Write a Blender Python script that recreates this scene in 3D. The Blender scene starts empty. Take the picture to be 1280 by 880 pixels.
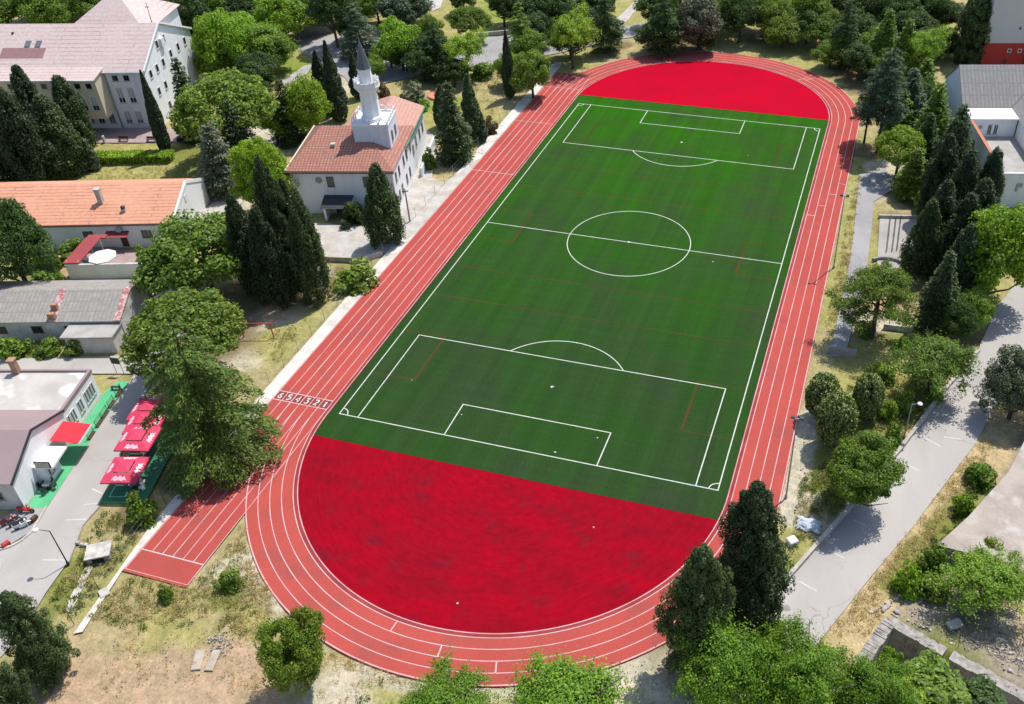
import bpy, math, random
import numpy as np
from mathutils import Vector, Matrix
random.seed(7); RNG = np.random.default_rng(11)
scene = bpy.context.scene
COL = scene.collection
R_ = math.radians

# ------------------------------------------------------------------ camera (solved from the pitch lines)
CAM = np.array([32.722, -70.959, 74.359]); YAW, PITCH, ROLL, FPX, PX, PY = -0.318, 0.6611, -0.0297, 1190.19, 103.795, -3.087
_fw = np.array([math.sin(YAW)*math.cos(PITCH), math.cos(YAW)*math.cos(PITCH), -math.sin(PITCH)])
_rt = np.array([math.cos(YAW), -math.sin(YAW), 0.0]); _up = np.cross(_rt, _fw)
_r2 = _rt*math.cos(ROLL)+_up*math.sin(ROLL); _u2 = -_rt*math.sin(ROLL)+_up*math.cos(ROLL)
def at(u, v, z=0.0):
    """point of the place at height z seen at photo pixel (u, v)"""
    d = _fw+(u-640-PX)/FPX*_r2-(v-440-PY)/FPX*_u2
    return CAM+(z-CAM[2])/d[2]*d
def pix(p):
    d = np.asarray(p, float)-CAM; z = d@_fw
    return 640+PX+FPX*(d@_r2)/z, 440+PY-FPX*(d@_u2)/z
def depth(p): return float((np.asarray(p, float)-CAM)@_fw)
def height(u, v, vt):
    b = at(u, v); lo, hi = 0.0, 60.0
    for _ in range(40):
        m = (lo+hi)/2
        if pix(b+np.array([0, 0, m]))[1] > vt: lo = m
        else: hi = m
    return lo
cd = bpy.data.cameras.new('camera'); cam = bpy.data.objects.new('camera', cd); COL.objects.link(cam); scene.camera = cam
cam.matrix_world = Matrix(((_r2[0], _u2[0], -_fw[0], CAM[0]), (_r2[1], _u2[1], -_fw[1], CAM[1]), (_r2[2], _u2[2], -_fw[2], CAM[2]), (0, 0, 0, 1)))
cd.sensor_width = 36; cd.sensor_fit = 'HORIZONTAL'; cd.lens = 36*FPX/1280
cd.shift_x = -PX/1280; cd.shift_y = PY/1280
cd.clip_start = 1; cd.clip_end = 9000

# ------------------------------------------------------------------ light
SUN_EL, SUN_AZ = R_(64), math.atan2(0.42, 0.90)
w = bpy.data.worlds.new('World'); scene.world = w; w.use_nodes = True
nt = w.node_tree; bg = nt.nodes['Background']; sky = nt.nodes.new('ShaderNodeTexSky')
sky.sky_type = 'NISHITA'; sky.sun_disc = False; sky.sun_elevation = SUN_EL; sky.sun_rotation = SUN_AZ
nt.links.new(sky.outputs[0], bg.inputs[0]); bg.inputs[1].default_value = 0.14
sl = bpy.data.lights.new('sun', 'SUN'); sl.energy = 4.0; sl.angle = R_(0.5); sl.color = (1, 0.955, 0.89)
so = bpy.data.objects.new('sun', sl); COL.objects.link(so)
sd = Vector((math.sin(SUN_AZ)*math.cos(SUN_EL), math.cos(SUN_AZ)*math.cos(SUN_EL), math.sin(SUN_EL)))
so.rotation_euler = sd.to_track_quat('Z', 'Y').to_euler(); so.location = sd*300
scene.view_settings.view_transform = 'Standard'; scene.view_settings.look = 'None'
scene.view_settings.gamma = 1; scene.view_settings.exposure = 0.42
scene.view_settings.use_curve_mapping = False
scene.cycles.max_bounces = 5; scene.cycles.diffuse_bounces = 3; scene.cycles.transmission_bounces = 3
scene.cycles.transparent_max_bounces = 4; scene.cycles.use_denoising = True

# ------------------------------------------------------------------ materials
def new_mat(name):
    m = bpy.data.materials.new(name); m.use_nodes = True
    return m, m.node_tree, m.node_tree.nodes['Principled BSDF']
def N(nt, t, **k):
    n = nt.nodes.new(t)
    for a, b in k.items():
        if a.startswith('i'): n.inputs[int(a[1:])].default_value = b
        else: setattr(n, a, b)
    return n
def mixc(nt, fac, a, b, mode='MIX'):
    n = nt.nodes.new('ShaderNodeMix'); n.data_type = 'RGBA'; n.blend_type = mode
    for s, v in ((n.inputs[0], fac), (n.inputs[6], a), (n.inputs[7], b)):
        if hasattr(v, 'is_linked'): nt.links.new(v, s)
        else: s.default_value = v if not isinstance(v, tuple) or len(v) == 4 else v+(1,)
    return n.outputs[2]
def noise(nt, co, scale, detail=4, rough=0.55, stretch=None):
    if stretch is not None:
        mp = N(nt, 'ShaderNodeMapping'); nt.links.new(co, mp.inputs[0]); mp.inputs[3].default_value = stretch; co = mp.outputs[0]
    n = N(nt, 'ShaderNodeTexNoise'); n.inputs['Scale'].default_value = scale; n.inputs['Detail'].default_value = detail; n.inputs['Roughness'].default_value = rough
    nt.links.new(co, n.inputs[0]); return n.outputs[0]
def ramp(nt, x, lo, hi):
    n = N(nt, 'ShaderNodeMapRange'); n.inputs[1].default_value = lo; n.inputs[2].default_value = hi; nt.links.new(x, n.inputs[0]); return n.outputs[0]
def pos(nt): return N(nt, 'ShaderNodeNewGeometry').outputs['Position']
def bump(nt, h, b, strength=0.3, dist=0.05):
    n = N(nt, 'ShaderNodeBump'); n.inputs['Strength'].default_value = strength; n.inputs['Distance'].default_value = dist
    nt.links.new(h, n.inputs['Height']); nt.links.new(n.outputs[0], b.inputs['Normal'])
MATS = {}
def surf(name, c, c2=None, s1=0.35, s2=4.0, rough=0.85, lo=0.38, hi=0.66, fine=0.25, bs=0.0, stretch=None, c3=None, s3=0.08, spec=0.25, lo3=0.5, hi3=0.68):
    """weathered plain surface: two colours mixed by noise at two scales"""
    m, nt, b = new_mat(name); p = pos(nt)
    c2 = c2 or tuple(x*0.72 for x in c)
    col = mixc(nt, ramp(nt, noise(nt, p, s1, 5, 0.6, stretch), lo, hi), c, c2)
    if c3: col = mixc(nt, ramp(nt, noise(nt, p, s3, 3, 0.6), lo3, hi3), col, c3)
    f = noise(nt, p, s2, 5, 0.7)
    col = mixc(nt, fine, col, mixc(nt, ramp(nt, f, 0.3, 0.7), (0.45, 0.45, 0.45), (1.0, 1.0, 1.0)), 'MULTIPLY')
    nt.links.new(col, b.inputs['Base Color']); b.inputs['Roughness'].default_value = rough; b.inputs['Specular IOR Level'].default_value = spec
    if bs: bump(nt, f, b, bs, 0.08)
    MATS[name] = m; return m
def tiles(name, c, c2, row=0.33, colw=0.25, dark=0.55, patch=0.5, s1=0.25, mort=.03, off=.5):
    """roof covering in rows; UV in metres: u along the eave, v up the slope"""
    m, nt, b = new_mat(name); uv = N(nt, 'ShaderNodeUVMap').outputs[0]
    br = N(nt, 'ShaderNodeTexBrick'); nt.links.new(uv, br.inputs[0])
    br.offset = off; br.inputs['Scale'].default_value = 1; br.inputs['Brick Width'].default_value = colw; br.inputs['Row Height'].default_value = row
    br.inputs['Mortar Size'].default_value = mort; br.inputs['Mortar Smooth'].default_value = 0.6; br.inputs['Bias'].default_value = 0
    br.inputs['Color1'].default_value = c+(1,); br.inputs['Color2'].default_value = tuple(x*.8+y*.2 for x, y in zip(c, c2))+(1,)
    br.inputs['Mortar'].default_value = tuple(x*dark for x in c)+(1,)
    col = mixc(nt, ramp(nt, noise(nt, pos(nt), s1, 5, 0.7), 0.5-patch*.3, 0.5+patch*.3), br.outputs[0], c2)
    col = mixc(nt, 0.6, col, mixc(nt, ramp(nt, noise(nt, uv, 1.6, 4, .7), .3, .7), (0.6, 0.6, 0.6), (1, 1, 1)), 'MULTIPLY')
    wv = N(nt, 'ShaderNodeTexWave'); wv.bands_direction = 'Y'; wv.wave_profile = 'SAW'; wv.inputs['Scale'].default_value = 0.314/row*1.0
    nt.links.new(uv, wv.inputs[0]); bump(nt, wv.outputs[1], b, 0.6, 0.06)
    nt.links.new(col, b.inputs['Base Color']); b.inputs['Roughness'].default_value = 0.8
    MATS[name] = m; return m
def leafmat(name, c, var=0.55, trans=0.34, hue=0.0):
    m, nt, b = new_mat(name)
    g = N(nt, 'ShaderNodeNewGeometry'); oi = N(nt, 'ShaderNodeObjectInfo')
    r = N(nt, 'ShaderNodeMapRange'); nt.links.new(g.outputs['Random Per Island'], r.inputs[0]); r.inputs[3].default_value = 1-var; r.inputs[4].default_value = 1+var*0.75
    ro = N(nt, 'ShaderNodeMapRange'); nt.links.new(oi.outputs['Random'], ro.inputs[0]); ro.inputs[3].default_value = 0.8; ro.inputs[4].default_value = 1.18
    mu = N(nt, 'ShaderNodeMath', operation='MULTIPLY'); nt.links.new(r.outputs[0], mu.inputs[0]); nt.links.new(ro.outputs[0], mu.inputs[1])
    col = mixc(nt, g.outputs['Random Per Island'], c, (min(1, c[0]*1.18+hue), c[1]*1.08, c[2]*0.8))
    sc = N(nt, 'ShaderNodeVectorMath', operation='SCALE'); nt.links.new(col, sc.inputs[0]); nt.links.new(mu.outputs[0], sc.inputs['Scale'])
    nt.links.new(sc.outputs[0], b.inputs['Base Color']); b.inputs['Roughness'].default_value = 0.55; b.inputs['Specular IOR Level'].default_value = 0.3
    tr = N(nt, 'ShaderNodeBsdfTranslucent'); t2 = N(nt, 'ShaderNodeVectorMath', operation='MULTIPLY'); nt.links.new(sc.outputs[0], t2.inputs[0]); t2.inputs[1].default_value = (1.5, 1.5, 0.7)
    nt.links.new(t2.outputs[0], tr.inputs[0])
    mx = N(nt, 'ShaderNodeMixShader', i0=trans); nt.links.new(b.outputs[0], mx.inputs[1]); nt.links.new(tr.outputs[0], mx.inputs[2])
    nt.links.new(mx.outputs[0], nt.nodes['Material Output'].inputs[0]); MATS[name] = m; return m
M = MATS
surf('track', (0.43, 0.080, 0.064), (0.37, 0.070, 0.058), s1=0.10, s2=4.5, fine=0.34, rough=0.95, spec=.06, c3=(0.33, 0.078, 0.066), s3=.30)
surf('track_edge', (0.30, 0.055, 0.055), rough=.95, spec=.05)
surf('track_box', (0.24, 0.055, 0.06), rough=0.9, spec=.05)
surf('line_white', (0.56, 0.57, 0.52), (0.42, 0.45, 0.38), s1=0.8, fine=0.2)
surf('line_track', (0.62, 0.42, 0.42), (0.52, 0.27, 0.27), s1=0.35, fine=0.2, spec=.1)
surf('line_orange', (0.085, 0.045, 0.014), (0.045, 0.048, 0.016), s1=0.22, fine=0.3, spec=.05)
surf('red_near', (0.33, 0.002, 0.012), (0.235, 0.004, 0.014), s1=0.22, s2=1.1, fine=0.4, lo=0.36, hi=0.66, c3=(0.12, 0.012, 0.022), s3=0.34, stretch=(0.6, 1.5, 1), lo3=.56, hi3=.84, spec=.04, rough=.95)
surf('red_far', (0.42, 0.001, 0.016), (0.36, 0.002, 0.017), s1=0.12, s2=1.2, fine=0.14, spec=.04, rough=.95)
surf('concrete', (0.40, 0.385, 0.36), (0.30, 0.285, 0.26), s1=0.5, s2=5, bs=0.1)
surf('concrete_pale', (0.50, 0.47, 0.43), (0.38, 0.35, 0.31), s1=0.6, s2=4, bs=0.1, c3=(0.38, 0.33, 0.26), s3=0.35)
surf('concrete_dark', (0.30, 0.29, 0.27), (0.20, 0.19, 0.17), s1=0.5, s2=3, bs=0.2)
surf('asphalt', (0.41, 0.38, 0.35), (0.345, 0.322, 0.298), s1=0.10, s2=5, fine=0.16, c3=(0.30, 0.285, 0.27), s3=0.05, bs=0.03, stretch=(1.6, .35, 1))
surf('asphalt_old', (0.33, 0.32, 0.315), (0.27, 0.26, 0.255), s1=0.2, s2=4, fine=0.2)
surf('paving', (0.40, 0.375, 0.34), (0.31, 0.29, 0.26), s1=0.3, s2=2, fine=0.3)
surf('paving_pink', (0.38, 0.28, 0.265), (0.30, 0.22, 0.21), s1=0.4, s2=3)
surf('slab_floor', (0.40, 0.34, 0.29), (0.30, 0.25, 0.22), s1=0.3, s2=3, c3=(0.46, 0.42, 0.38), s3=.5, bs=.2)
surf('concrete_white', (0.64, 0.60, 0.55), (0.50, 0.46, 0.41), s1=0.6, s2=4, bs=0.1, c3=(0.42, 0.37, 0.30), s3=0.35, lo3=.56)
surf('stone', (0.40, 0.37, 0.34), (0.22, 0.20, 0.18), s1=1.6, s2=5, bs=0.6, rough=0.95)
surf('stone_pale', (0.55, 0.52, 0.47), (0.36, 0.33, 0.29), s1=1.4, s2=5, bs=0.4)
surf('plaster_white', (0.80, 0.80, 0.80), (0.70, 0.69, 0.67), s1=0.8, s2=2, fine=0.10, stretch=(1, 1, .12), lo=.46, hi=.76)
surf('plaster_shade_blue', (0.70, 0.73, 0.77), (0.60, 0.62, 0.65), s1=0.8, s2=2, fine=0.12, stretch=(1, 1, .12), lo=.44, hi=.74)  # white plaster with the blue cast of shade mixed into its colour
surf('plaster_grey', (0.68, 0.70, 0.74), (0.58, 0.60, 0.62), s1=0.8, s2=2, fine=0.1, stretch=(1, 1, .12), lo=.44, hi=.74)
surf('plaster_beige', (0.62, 0.56, 0.42), (0.56, 0.50, 0.37), s1=0.3, fine=0.1)
surf('plaster_old', (0.56, 0.53, 0.49), (0.42, 0.39, 0.36), s1=0.45, s2=3, bs=0.15, c3=(.64, .62, .58), s3=.4)
surf('plaster_red', (0.42, 0.045, 0.035), (0.36, 0.04, 0.03), s1=0.3, fine=0.1)
surf('tower_grey', (0.52, 0.51, 0.51), (0.48, 0.47, 0.47), s1=0.2, fine=0.06)
surf('roof_flat', (0.50, 0.465, 0.43), (0.40, 0.365, 0.335), s1=0.25, s2=2, c3=(0.72, 0.71, 0.69), s3=0.13, lo3=.50, hi3=.58)
surf('roof_brown', (0.30, 0.225, 0.225), (0.27, 0.20, 0.20), s1=0.2, fine=0.08)
surf('roof_slate', (0.05, 0.055, 0.065), rough=0.5)
surf('terracotta', (0.50, 0.20, 0.12), (0.38, 0.16, 0.10), s1=1.5)
surf('brick_chimney', (0.42, 0.24, 0.16), (0.30, 0.17, 0.12), s1=2)
surf('carpet_green', (0.10, 0.42, 0.20), (0.08, 0.36, 0.17), s1=0.5, s2=3, fine=0.1)
surf('platform_green', (0.05, 0.20, 0.11), (0.04, 0.15, 0.09))
surf('cloth_red', (0.60, 0.05, 0.11), (0.54, 0.04, 0.09), s1=1, fine=0.08, rough=0.7)
surf('awning_red', (0.68, 0.035, 0.05), (0.62, 0.03, 0.045), s1=.6, fine=.06)
surf('cloth_pink', (0.74, 0.50, 0.54), (0.68, 0.36, 0.42), s1=1.6, fine=.1)
surf('cloth_white', (0.80, 0.78, 0.77), (0.74, 0.70, 0.70), s1=1.5, fine=0.08)
surf('sheet_red', (0.36, 0.07, 0.075), (0.30, 0.06, 0.065), s1=.5)
surf('metal_dark', (0.045, 0.047, 0.05), rough=0.5)
surf('metal_grey', (0.32, 0.33, 0.34), rough=0.45, spec=.5)
surf('metal_lead', (0.10, 0.115, 0.135), (0.07, 0.08, 0.1), rough=0.4, spec=.5)
surf('metal_white', (0.78, 0.78, 0.78), rough=0.4)
surf('paint_red', (0.50, 0.05, 0.05), rough=0.5)
surf('paint_grey', (0.20, 0.20, 0.21), rough=0.4)
surf('rubber', (0.02, 0.02, 0.02), rough=0.8)
surf('wood_brown', (0.12, 0.06, 0.045), (0.08, 0.04, 0.03), s1=2)
surf('shutter', (0.40, 0.44, 0.46), (0.36, 0.40, 0.42), s1=1)
surf('frame_brown', (0.10, 0.06, 0.045), s1=2)
surf('bark', (0.11, 0.085, 0.065), (0.06, 0.045, 0.035), s1=2, s2=6, bs=0.4)
surf('rubble_stone', (0.46, 0.42, 0.37), (0.32, 0.28, 0.25), s1=1.4, s2=5, c3=(.50, .48, .45), s3=.8)
surf('dead_wood', (0.16, 0.14, 0.13), (0.10, 0.09, 0.085), s1=1)
surf('soil_slab', (0.46, 0.40, 0.32), (0.36, 0.30, 0.23), s1=.8, s2=4, bs=.2)
surf('tarp', (0.50, 0.56, 0.60), (0.40, 0.45, 0.50), s1=1.4)
surf('orange_play', (0.62, 0.24, 0.16), (0.55, 0.22, 0.15), s1=1)
surf('flag_green', (0.10, 0.40, 0.25), s1=1)
surf('trim_green', (0.06, 0.22, 0.12), s1=1)
tiles('tile_pink', (0.56, 0.425, 0.395), (0.60, 0.48, 0.45), row=0.95, colw=14, dark=0.60, s1=.06, mort=.15)
tiles('tile_pink_new', (0.30, 0.155, 0.15), (0.30, 0.16, 0.155), row=0.95, colw=14, dark=0.8, mort=.12)
tiles('tile_orange', (0.66, 0.295, 0.175), (0.70, 0.345, 0.22), row=0.66, colw=9, dark=0.52, s1=.12, mort=.13)
tiles('tile_old', (0.58, 0.27, 0.19), (0.32, 0.13, 0.095), row=0.55, colw=0.5, dark=0.34, patch=.55, s1=.8, mort=.12, off=0)
tiles('tile_sunlit', (0.58, 0.315, 0.25), (0.50, 0.26, 0.20), row=0.6, colw=0.6, dark=0.6, s1=.3, mort=.08)  # mosque tile lightened: sunshine on the rear slope is put into the colour
tiles('tile_grey', (0.40, 0.37, 0.335), (0.27, 0.245, 0.22), row=1.6, colw=0.55, dark=0.62, patch=.7, s1=1.1, mort=.09, off=0)
tiles('tile_slate', (0.32, 0.305, 0.285), (0.22, 0.21, 0.20), row=2.3, colw=0.62, dark=0.50, patch=.8, s1=.9, mort=.12, off=0)
tiles('tile_ridge', (0.46, 0.09, 0.085), (0.62, 0.50, 0.46), row=0.42, colw=0.5, dark=0.6, patch=.25, s1=2.2)
m, nt, b = new_mat('glass_dark'); b.inputs['Base Color'].default_value = (0.018, 0.022, 0.028, 1); b.inputs['Roughness'].default_value = 0.08; MATS['glass_dark'] = m
m, nt, b = new_mat('glass_grey'); b.inputs['Base Color'].default_value = (0.12, 0.14, 0.15, 1); b.inputs['Roughness'].default_value = 0.15; MATS['glass_grey'] = m

def brushed_red():
    m = MATS['red_near']; nt = m.node_tree; b = nt.nodes['Principled BSDF']; src = b.inputs['Base Color'].links[0].from_socket
    p = pos(nt); sb = N(nt, 'ShaderNodeVectorMath', operation='SUBTRACT'); nt.links.new(p, sb.inputs[0]); sb.inputs[1].default_value = (-0.1, -0.4, 0)
    ln = N(nt, 'ShaderNodeVectorMath', operation='LENGTH'); nt.links.new(sb.outputs[0], ln.inputs[0]); sx = N(nt, 'ShaderNodeSeparateXYZ'); nt.links.new(sb.outputs[0], sx.inputs[0])
    at_ = N(nt, 'ShaderNodeMath', operation='ARCTAN2'); nt.links.new(sx.outputs[1], at_.inputs[0]); nt.links.new(sx.outputs[0], at_.inputs[1])
    cb = N(nt, 'ShaderNodeCombineXYZ'); nt.links.new(ln.outputs['Value'], cb.inputs[0]); nt.links.new(at_.outputs[0], cb.inputs[1])
    st = ramp(nt, noise(nt, cb.outputs[0], 1.0, 6, .75, (2.2, 7, 1)), .34, .68)
    nt.links.new(mixc(nt, .42, src, mixc(nt, st, (0.55, 0.62, 0.62), (1.18, 1.1, 1.1)), 'MULTIPLY'), b.inputs['Base Color'])
brushed_red()
def cracked(name):
    m = MATS[name]; nt = m.node_tree; b = nt.nodes['Principled BSDF']; src = b.inputs['Base Color'].links[0].from_socket; p = pos(nt)
    wv = N(nt, 'ShaderNodeVectorMath', operation='MULTIPLY_ADD'); n = N(nt, 'ShaderNodeTexNoise'); n.inputs['Scale'].default_value = .6; n.inputs['Detail'].default_value = 4; nt.links.new(p, n.inputs[0])
    nt.links.new(n.outputs[1], wv.inputs[0]); wv.inputs[1].default_value = (2.5, 2.5, 0); nt.links.new(p, wv.inputs[2])
    vo = N(nt, 'ShaderNodeTexVoronoi'); vo.feature = 'DISTANCE_TO_EDGE'; vo.inputs['Scale'].default_value = .16; nt.links.new(wv.outputs[0], vo.inputs['Vector'])
    cr = ramp(nt, vo.outputs['Distance'], .0, .012); gate = ramp(nt, noise(nt, p, .11, 3), .45, .6)
    k = mixc(nt, cr, (0.62, 0.62, 0.62), (1, 1, 1)); k = mixc(nt, gate, (1.0, 1.0, 1.0), k)
    nt.links.new(mixc(nt, 1.0, src, k, 'MULTIPLY'), b.inputs['Base Color'])
cracked('asphalt'); cracked('asphalt_old'); cracked('slab_floor')
def turf_material():
    m, nt, b = new_mat('turf'); p = pos(nt)
    sx = N(nt, 'ShaderNodeSeparateXYZ'); nt.links.new(p, sx.inputs[0])
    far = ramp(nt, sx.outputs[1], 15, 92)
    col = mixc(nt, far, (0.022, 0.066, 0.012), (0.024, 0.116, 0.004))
    # bare infill showing grey through the fibres, streaked along the brushing direction
    n1 = ramp(nt, noise(nt, p, 0.085, 6, 0.68, (1.0, 0.6, 1)), 0.40, 0.66)
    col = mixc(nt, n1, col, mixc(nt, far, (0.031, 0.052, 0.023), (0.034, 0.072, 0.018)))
    st = ramp(nt, noise(nt, p, 0.45, 4, 0.6, (1.8, 0.06, 1)), 0.35, 0.7)
    col = mixc(nt, 0.30, col, mixc(nt, st, (0.68, 0.68, 0.68), (1.25, 1.2, 1.1)), 'MULTIPLY')
    st2 = ramp(nt, noise(nt, p, 0.7, 3, 0.6, (0.10, 1.5, 1)), 0.4, 0.68)
    col = mixc(nt, 0.16, col, mixc(nt, st2, (0.7, 0.7, 0.7), (1.25, 1.2, 1.1)), 'MULTIPLY')
    # rolls of turf laid side by side, every second one brushed the other way
    wv = N(nt, 'ShaderNodeTexWave'); wv.bands_direction = 'X'; wv.inputs['Scale'].default_value = .0785; wv.inputs['Distortion'].default_value = 0; nt.links.new(p, wv.inputs[0])
    col = mixc(nt, 0.12, col, mixc(nt, ramp(nt, wv.outputs[1], .42, .58), (0.7, 0.7, 0.7), (1.2, 1.2, 1.2)), 'MULTIPLY')
    gr = noise(nt, p, 3.2, 5, 0.8, (1.6, .7, 1)); col = mixc(nt, 0.42, col, mixc(nt, ramp(nt, gr, .32, .68), (0.52, 0.55, 0.55), (1.3, 1.25, 1.2)), 'MULTIPLY')
    f = noise(nt, p, 9, 4, 0.7)
    col = mixc(nt, 0.4, col, mixc(nt, ramp(nt, f, .3, .7), (0.6, 0.6, 0.6), (1.15, 1.15, 1.1)), 'MULTIPLY')
    nt.links.new(col, b.inputs['Base Color']); b.inputs['Roughness'].default_value = 0.95; b.inputs['Specular IOR Level'].default_value = 0.03
    bump(nt, f, b, 0.25, 0.03); MATS['turf'] = m
turf_material()
def ground_material():
    m, nt, b = new_mat('earth'); p = pos(nt)
    a = N(nt, 'ShaderNodeVertexColor', layer_name='cover')
    n1 = ramp(nt, noise(nt, p, 0.55, 6, 0.65), 0.3, 0.72)
    col = mixc(nt, 0.75, a.outputs[0], mixc(nt, n1, (0.55, 0.62, 0.50), (1.25, 1.15, 1.08)), 'MULTIPLY')
    n2 = ramp(nt, noise(nt, p, 3.1, 6, 0.75), 0.32, 0.68)
    col = mixc(nt, 0.6, col, mixc(nt, n2, (0.5, 0.52, 0.46), (1.3, 1.25, 1.2)), 'MULTIPLY')
    n3 = ramp(nt, noise(nt, p, 1.7, 5, 0.75), 0.56, 0.68)
    col = mixc(nt, n3, col, mixc(nt, .6, col, (0.15, 0.15, 0.06)))
    nt.links.new(col, b.inputs['Base Color']); b.inputs['Roughness'].default_value = 0.95; b.inputs['Specular IOR Level'].default_value = 0.1
    # pebbles and clods of a few hand widths
    vo = N(nt, 'ShaderNodeTexVoronoi'); vo.inputs['Scale'].default_value = 1.6; nt.links.new(p, vo.inputs['Vector']); pb = ramp(nt, vo.outputs['Distance'], .10, .16); gt = ramp(nt, noise(nt, p, .5, 3), .5, .56)
    sp = mixc(nt, pb, (1.35, 1.33, 1.3), (1.0, 1.0, 1.0)); sp = mixc(nt, gt, (1.0, 1.0, 1.0), sp); col2 = mixc(nt, 1.0, col, sp, 'MULTIPLY'); nt.links.new(col2, b.inputs['Base Color'])
    bump(nt, noise(nt, p, 2.2, 6, 0.75), b, 0.9, 0.2); MATS['earth'] = m
ground_material()
leafmat('leaf_bright', (0.170, 0.315, 0.026), hue=.015)
leafmat('leaf_lime', (0.220, 0.360, 0.030), hue=.015)
leafmat('leaf_mid', (0.125, 0.225, 0.030), hue=.01)
leafmat('leaf_acacia', (0.120, 0.250, 0.018), hue=.01)
leafmat('leaf_cedar', (0.110, 0.180, 0.036))
leafmat('leaf_dark', (0.056, 0.108, 0.030))
leafmat('leaf_pine', (0.145, 0.235, 0.036), hue=.01)
leafmat('leaf_cypress', (0.036, 0.062, 0.024), trans=.18)
leafmat('leaf_cypress_green', (0.058, 0.096, 0.032), trans=.18)
leafmat('leaf_blue', (0.072, 0.118, 0.070), trans=.2)
leafmat('leaf_grey', (0.088, 0.115, 0.066), trans=.15)
leafmat('leaf_silver', (0.135, 0.155, 0.110), trans=.15)
leafmat('leaf_yellow', (0.165, 0.270, 0.032), hue=.01)
leafmat('leaf_brown', (0.110, 0.080, 0.045), trans=.15)
leafmat('leaf_variegated', (0.060, 0.105, 0.024), var=.5)
nt = MATS['leaf_variegated'].node_tree; pb = nt.nodes['Principled BSDF']; src = pb.inputs['Base Color'].links[0].from_socket
g_ = N(nt, 'ShaderNodeNewGeometry'); wn = N(nt, 'ShaderNodeMath', operation='FRACT'); mm = N(nt, 'ShaderNodeMath', operation='MULTIPLY', i1=37.7); nt.links.new(g_.outputs['Random Per Island'], mm.inputs[0]); nt.links.new(mm.outputs[0], wn.inputs[0])
nt.links.new(mixc(nt, ramp(nt, wn.outputs[0], .52, .56), src, (0.44, 0.48, 0.16)), pb.inputs['Base Color'])
leafmat('weed', (0.26, 0.26, 0.11), var=.4, hue=.03)
leafmat('weed_green', (0.120, 0.185, 0.040), hue=.02)
leafmat('straw', (0.46, 0.38, 0.22), var=.3)

# ------------------------------------------------------------------ mesh building
class MB:
    """collects shapes; build() links them as one mesh object"""
    def __init__(s): s.v, s.f, s.uv = [], [], []
    def face(s, pts, uv=None):
        i = len(s.v); s.v += [tuple(map(float, p)) for p in pts]; s.f.append(tuple(range(i, i+len(pts))))
        s.uv.append(uv or [(p[0], p[1]) for p in pts]); return s
    def prism(s, base, top):
        """closed solid between two loops of the same length"""
        n = len(base); s.face(base[::-1]); s.face(top)
        for k in range(n): s.face([base[k], base[(k+1) % n], top[(k+1) % n], top[k]])
        return s
    def box(s, F, a0, a1, b0, b1, z0, z1):
        return s.prism([F(a0, b0, z0), F(a1, b0, z0), F(a1, b1, z0), F(a0, b1, z0)], [F(a0, b0, z1), F(a1, b0, z1), F(a1, b1, z1), F(a0, b1, z1)])
    def tube(s, p, q, r0, r1=None, n=8, cap=True):
        p, q = Vector(p), Vector(q); d = (q-p).normalized(); x = d.orthogonal().normalized(); y = d.cross(x); r1 = r0 if r1 is None else r1
        A = [p+(x*math.cos(2*math.pi*k/n)+y*math.sin(2*math.pi*k/n))*r0 for k in range(n)]
        B = [q+(x*math.cos(2*math.pi*k/n)+y*math.sin(2*math.pi*k/n))*r1 for k in range(n)]
        if cap: return s.prism(A, B)
        for k in range(n): s.face([A[k], A[(k+1) % n], B[(k+1) % n], B[k]])
        return s
    def lathe(s, c, prof, n=12, rot=0.0):
        """closed profile [(r, z)...] about the vertical through c"""
        c = Vector(c); rings = [[c+Vector((r*math.cos(rot+2*math.pi*k/n), r*math.sin(rot+2*math.pi*k/n), z)) for k in range(n)] for r, z in prof]
        s.face(rings[0][::-1]); s.face(rings[-1])
        for A, B in zip(rings, rings[1:]):
            for k in range(n): s.face([A[k], A[(k+1) % n], B[(k+1) % n], B[k]])
        return s
    def slope(s, e0, e1, t1, t0, th=0.12):
        """roof slope: eave e0->e1, top t1<-t0, with thickness and metre UVs"""
        e0, e1, t1, t0 = map(Vector, (e0, e1, t1, t0)); u = (e1-e0).normalized(); nrm = (e1-e0).cross(t0-e0)
        if nrm.length < 1e-6: nrm = (e1-e0).cross(t1-e0)
        nrm.normalize(); vv = nrm.cross(u)
        def q(p): return ((p-e0).dot(u), (p-e0).dot(vv))
        P = [e0, e1, t1, t0] if (t1-t0).length > 1e-4 else [e0, e1, t1]
        s.face(P, [q(p) for p in P]); D = [p-nrm*th for p in P]; s.face(D[::-1])
        for k in range(len(P)): s.face([P[k], D[k], D[(k+1) % len(P)], P[(k+1) % len(P)]])
        return s
    def build(s, name, mat, parent=None, smooth=False):
        me = bpy.data.meshes.new(name); me.from_pydata(s.v, [], s.f)
        ul = me.uv_layers.new(name='UVMap'); flat = [c for f in s.uv for p in f for c in p]; ul.data.foreach_set('uv', flat)
        me.materials.append(MATS[mat] if isinstance(mat, str) else mat)
        if smooth: me.polygons.foreach_set('use_smooth', [True]*len(me.polygons))
        me.update(); o = bpy.data.objects.new(name, me); COL.objects.link(o)
        if parent is not None: o.parent = parent; o.matrix_parent_inverse = Matrix.Translation(-parent.location)
        return o
def frame(o, deg):
    c, s_ = math.cos(R_(deg)), math.sin(R_(deg))
    def F(a, b, z=0.0): return (o[0]+a*c-b*s_, o[1]+a*s_+b*c, z)
    return F
def ident(a, b, z=0.0): return (a, b, z)
def tag(o, label=None, cat=None, group=None, kind=None):
    if label: o['label'] = label
    if cat: o['category'] = cat
    if group: o['group'] = group
    if kind: o['kind'] = kind
    return o
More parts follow.
